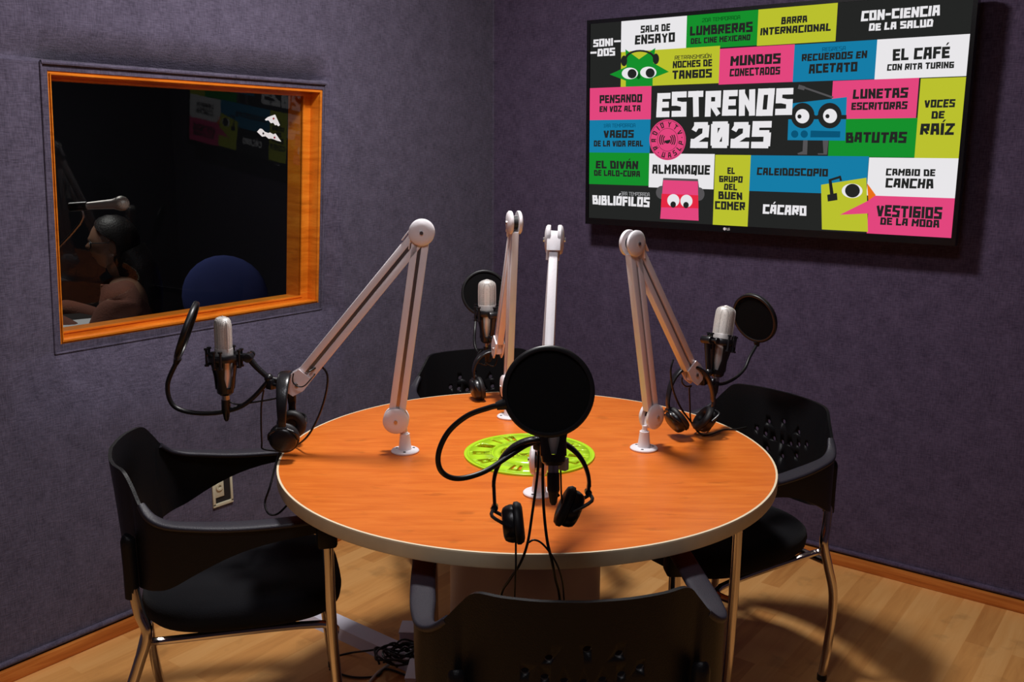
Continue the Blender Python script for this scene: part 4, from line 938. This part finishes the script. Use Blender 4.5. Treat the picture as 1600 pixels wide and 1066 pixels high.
# person at the booth desk, facing picture left
def skin_mesh(name, m, joints, bones, parent, sub=2):
    me = bpy.data.meshes.new(name); ks = list(joints); me.from_pydata([joints[k_][0] for k_ in ks], [(ks.index(a), ks.index(b_)) for a, b_ in bones], [])
    ob = bpy.data.objects.new(name, me); COL.objects.link(ob); sk = ob.modifiers.new('s', 'SKIN'); sk.use_smooth_shade = True
    for i, k_ in enumerate(ks): r = joints[k_][1]; me.skin_vertices[0].data[i].radius = r if isinstance(r, tuple) else (r, r)
    me.skin_vertices[0].data[0].use_root = True
    ss = ob.modifiers.new('u', 'SUBSURF'); ss.levels = ss.render_levels = sub
    dg = bpy.context.evaluated_depsgraph_get(); dg.update(); m2 = bpy.data.meshes.new_from_object(ob.evaluated_get(dg))
    bpy.data.objects.remove(ob); return m2
HEADW = at(157, 381, 4.15)
ang = R_(228)      # facing azimuth
pt = thing('person', 'person with long dark hair in a brown knit top seated in profile behind the glass', 'person', (HEADW.x+.06*math.cos(ang+math.pi), HEADW.y+.06*math.sin(ang+math.pi), 0), ang)
hz_ = HEADW.z       # local: x forward, y to the person's left, z up
sh_ = hz_-.205
J = {'pelvis': ((-.06, 0, .52), (.15, .12)), 'waist': ((-.05, 0, .68), (.13, .10)), 'chest': ((-.04, 0, sh_-.12), (.155, .115)), 'sternum': ((-.05, 0, sh_-.01), (.12, .085)), 'neck': ((-.02, 0, sh_+.065), (.056, .056)), 'skull': ((.01, 0, hz_-.04), (.06, .06))}
Bn = [('pelvis', 'waist'), ('waist', 'chest'), ('chest', 'sternum'), ('sternum', 'neck'), ('neck', 'skull')]
for s, n_ in ((1, 'l'), (-1, 'r')):
    J.update({'sh'+n_: ((-.04, s*.19, sh_-.035), .066), 'el'+n_: ((.07, s*.235, max(sh_-.25, .66)), .042), 'wr'+n_: ((.30, s*.12, .775), .026), 'pa'+n_: ((.36, s*.11, .772), (.032, .016)), 'hp'+n_: ((-.03, s*.1, .50), .085), 'kn'+n_: ((.36, s*.12, .50), .062), 'an'+n_: ((.36, s*.12, .09), .04), 'to'+n_: ((.52, s*.13, .04), .035)})
    Bn += [('sternum', 'sh'+n_), ('sh'+n_, 'el'+n_), ('el'+n_, 'wr'+n_), ('wr'+n_, 'pa'+n_), ('pelvis', 'hp'+n_), ('hp'+n_, 'kn'+n_), ('kn'+n_, 'an'+n_), ('an'+n_, 'to'+n_)]
    for f_, (oy, ln) in enumerate(((.026, .062), (.009, .075), (-.009, .07), (-.026, .055))):
        J['f%d%s' % (f_, n_)] = ((.40, s*.11+oy, .772), .0085); J['g%d%s' % (f_, n_)] = ((.40+ln*.55, s*.11+oy*1.2, .768), .0075); J['h%d%s' % (f_, n_)] = ((.40+ln, s*.11+oy*1.25, .758), .0065)
        Bn += [('pa'+n_, 'f%d%s' % (f_, n_)), ('f%d%s' % (f_, n_), 'g%d%s' % (f_, n_)), ('g%d%s' % (f_, n_), 'h%d%s' % (f_, n_))]
    J['t0'+n_] = ((.35, s*.11-s*.04, .768), .010); J['t1'+n_] = ((.385, s*.11-s*.055, .764), .008); Bn += [('wr'+n_, 't0'+n_), ('t0'+n_, 't1'+n_)]
bmesh_ = skin_mesh('body', None, J, Bn, pt)
b = MB(); b.bm.from_mesh(bmesh_)
# head: an ovoid with brow, nose, lips, chin, eye sockets and ears
rows = []
NR, NC = 26, 36
for i in range(NR+1):
    v_ = -1+2*i/NR; row = []
    z = v_*.115; r = math.sqrt(max(1-v_*v_, .0006))
    for k_ in range(NC):
        a_ = 2*math.pi*k_/NC; cx_, cy_ = math.cos(a_), math.sin(a_)
        jaw = 1-.28*max(0, -v_)**1.4
        x = cx_*r*.095*(jaw if cx_ < 0 else 1-.12*max(0, -v_)); y = cy_*r*.075*jaw
        fr_ = max(0, cx_)**6
        x += .02*math.exp(-((v_+.12)/.13)**2)*max(0, cx_)**40 + .006*math.exp(-((v_+.44)/.07)**2)*fr_ + .009*math.exp(-((v_+.78)/.12)**2)*fr_ + .006*math.exp(-((v_-.2)/.08)**2)*fr_
        x -= .008*(math.exp(-((v_-.04)/.08)**2))*math.exp(-((abs(cy_)-.38)/.13)**2)*(cx_ > 0)
        row.append(V((x+.012, y, z+hz_)))
    rows.append(row)
b.grid(rows, True, True)
for s in (1, -1): b.ball((-.004, s*.076, hz_-.008), .03, 14, (.6, .28, 1), Matrix.Rotation(.25, 3, 'Y'))
b.build('body', M['skin'], pt, 70, True)
b = MB(); rows = []
for i in range(19):
    v_ = -.75+1.73*i/18; row = []; r = math.sqrt(max(1-v_*v_, .002)); z = v_*.125
    for k_ in range(30):
        g_ = R_(104-46*min(max((v_-.1)/.4, 0), 1)) if v_ < .5 else R_(58*(1-(v_-.5)/.48)); a_ = g_+(2*math.pi-2*g_)*k_/29
        row.append(V((.006+math.cos(a_)*r*.112, math.sin(a_)*r*(.09 if v_ > -.1 else .088), hz_+.004+z)))
    rows.append(row)
b.grid(rows)
b.tube([(-.05, 0, hz_-.03), (-.09, 0, hz_-.12), (-.12, .0, hz_-.22), (-.13, 0, hz_-.32)], [.08, .085, .07, .04], 16, 5); b.build('hair', M['hair'], pt, 70, True)
b = MB()
for s in (1, -1):
    b.tube([(.098, s*.012, hz_+.008), (.098, s*.034, hz_+.02), (.088, s*.056, hz_+.008), (.092, s*.05, hz_-.012), (.1, s*.03, hz_-.018), (.1, s*.014, hz_-.008)], .002, 6, 4, True); b.tube([(.086, s*.058, hz_+.008), (.04, s*.078, hz_+.01), (-.005, s*.08, hz_+.012)], .002, 6, 0)
b.build('glasses', M['dark'], pt, 70, True)
b = MB()
for s in (1, -1): b.ball((.088, s*.033, hz_+.004), .012, 12)
tag(b.build('eyes', M['paper'], pt, 70, True), 'eyes')
Jc = {k_: (J[k_][0], tuple(q+(.03 if k_ in ('sternum', 'chest', 'waist') else .02) for q in (J[k_][1] if isinstance(J[k_][1], tuple) else (J[k_][1],)*2))) for k_ in ('pelvis', 'waist', 'chest', 'sternum', 'shl', 'shr', 'ell', 'elr', 'wrl', 'wrr')}
Jc['collar'] = ((-.03, 0, sh_+.045), (.07, .07))
m2 = skin_mesh('knit', None, Jc, [('pelvis', 'waist'), ('waist', 'chest'), ('chest', 'sternum'), ('sternum', 'collar'), ('sternum', 'shl'), ('sternum', 'shr'), ('shl', 'ell'), ('shr', 'elr'), ('ell', 'wrl'), ('elr', 'wrr')], pt)
b = MB(); b.bm.from_mesh(m2); b.build('knit_top', M['shirt'], pt, 70, True)
Jt = {k_: (J[k_][0], tuple(q+.012 for q in (J[k_][1] if isinstance(J[k_][1], tuple) else (J[k_][1],)*2))) for k_ in ('pelvis', 'hpl', 'hpr', 'knl', 'knr', 'anl', 'anr')}
m2 = skin_mesh('trousers', None, Jt, [('pelvis', 'hpl'), ('pelvis', 'hpr'), ('hpl', 'knl'), ('hpr', 'knr'), ('knl', 'anl'), ('knr', 'anr')], pt)
b = MB(); b.bm.from_mesh(m2); b.build('trousers', M['trouser'], pt, 70, True)
st = thing('stool', 'dark stool under the person in the booth', 'stool', (pt.location.x, pt.location.y, 0), ang)
b = MB(); b.lathe([(.001, .32), (.17, .32), (.18, .335), (.18, .355), (.16, .37), (.001, .37)], (-.04, 0, 0), 32); b.build('seat', M['desk'], st, 50, True)
for i in range(4):
    a_ = R_(45+90*i); b = MB(); b.tube([(-.04+.13*math.cos(a_), .13*math.sin(a_), .33), (-.04+.2*math.cos(a_), .2*math.sin(a_), 0)], .014, 10, 0); b.build('leg', M['steel'], st, 50, True)
bpy.context.view_layer.update()
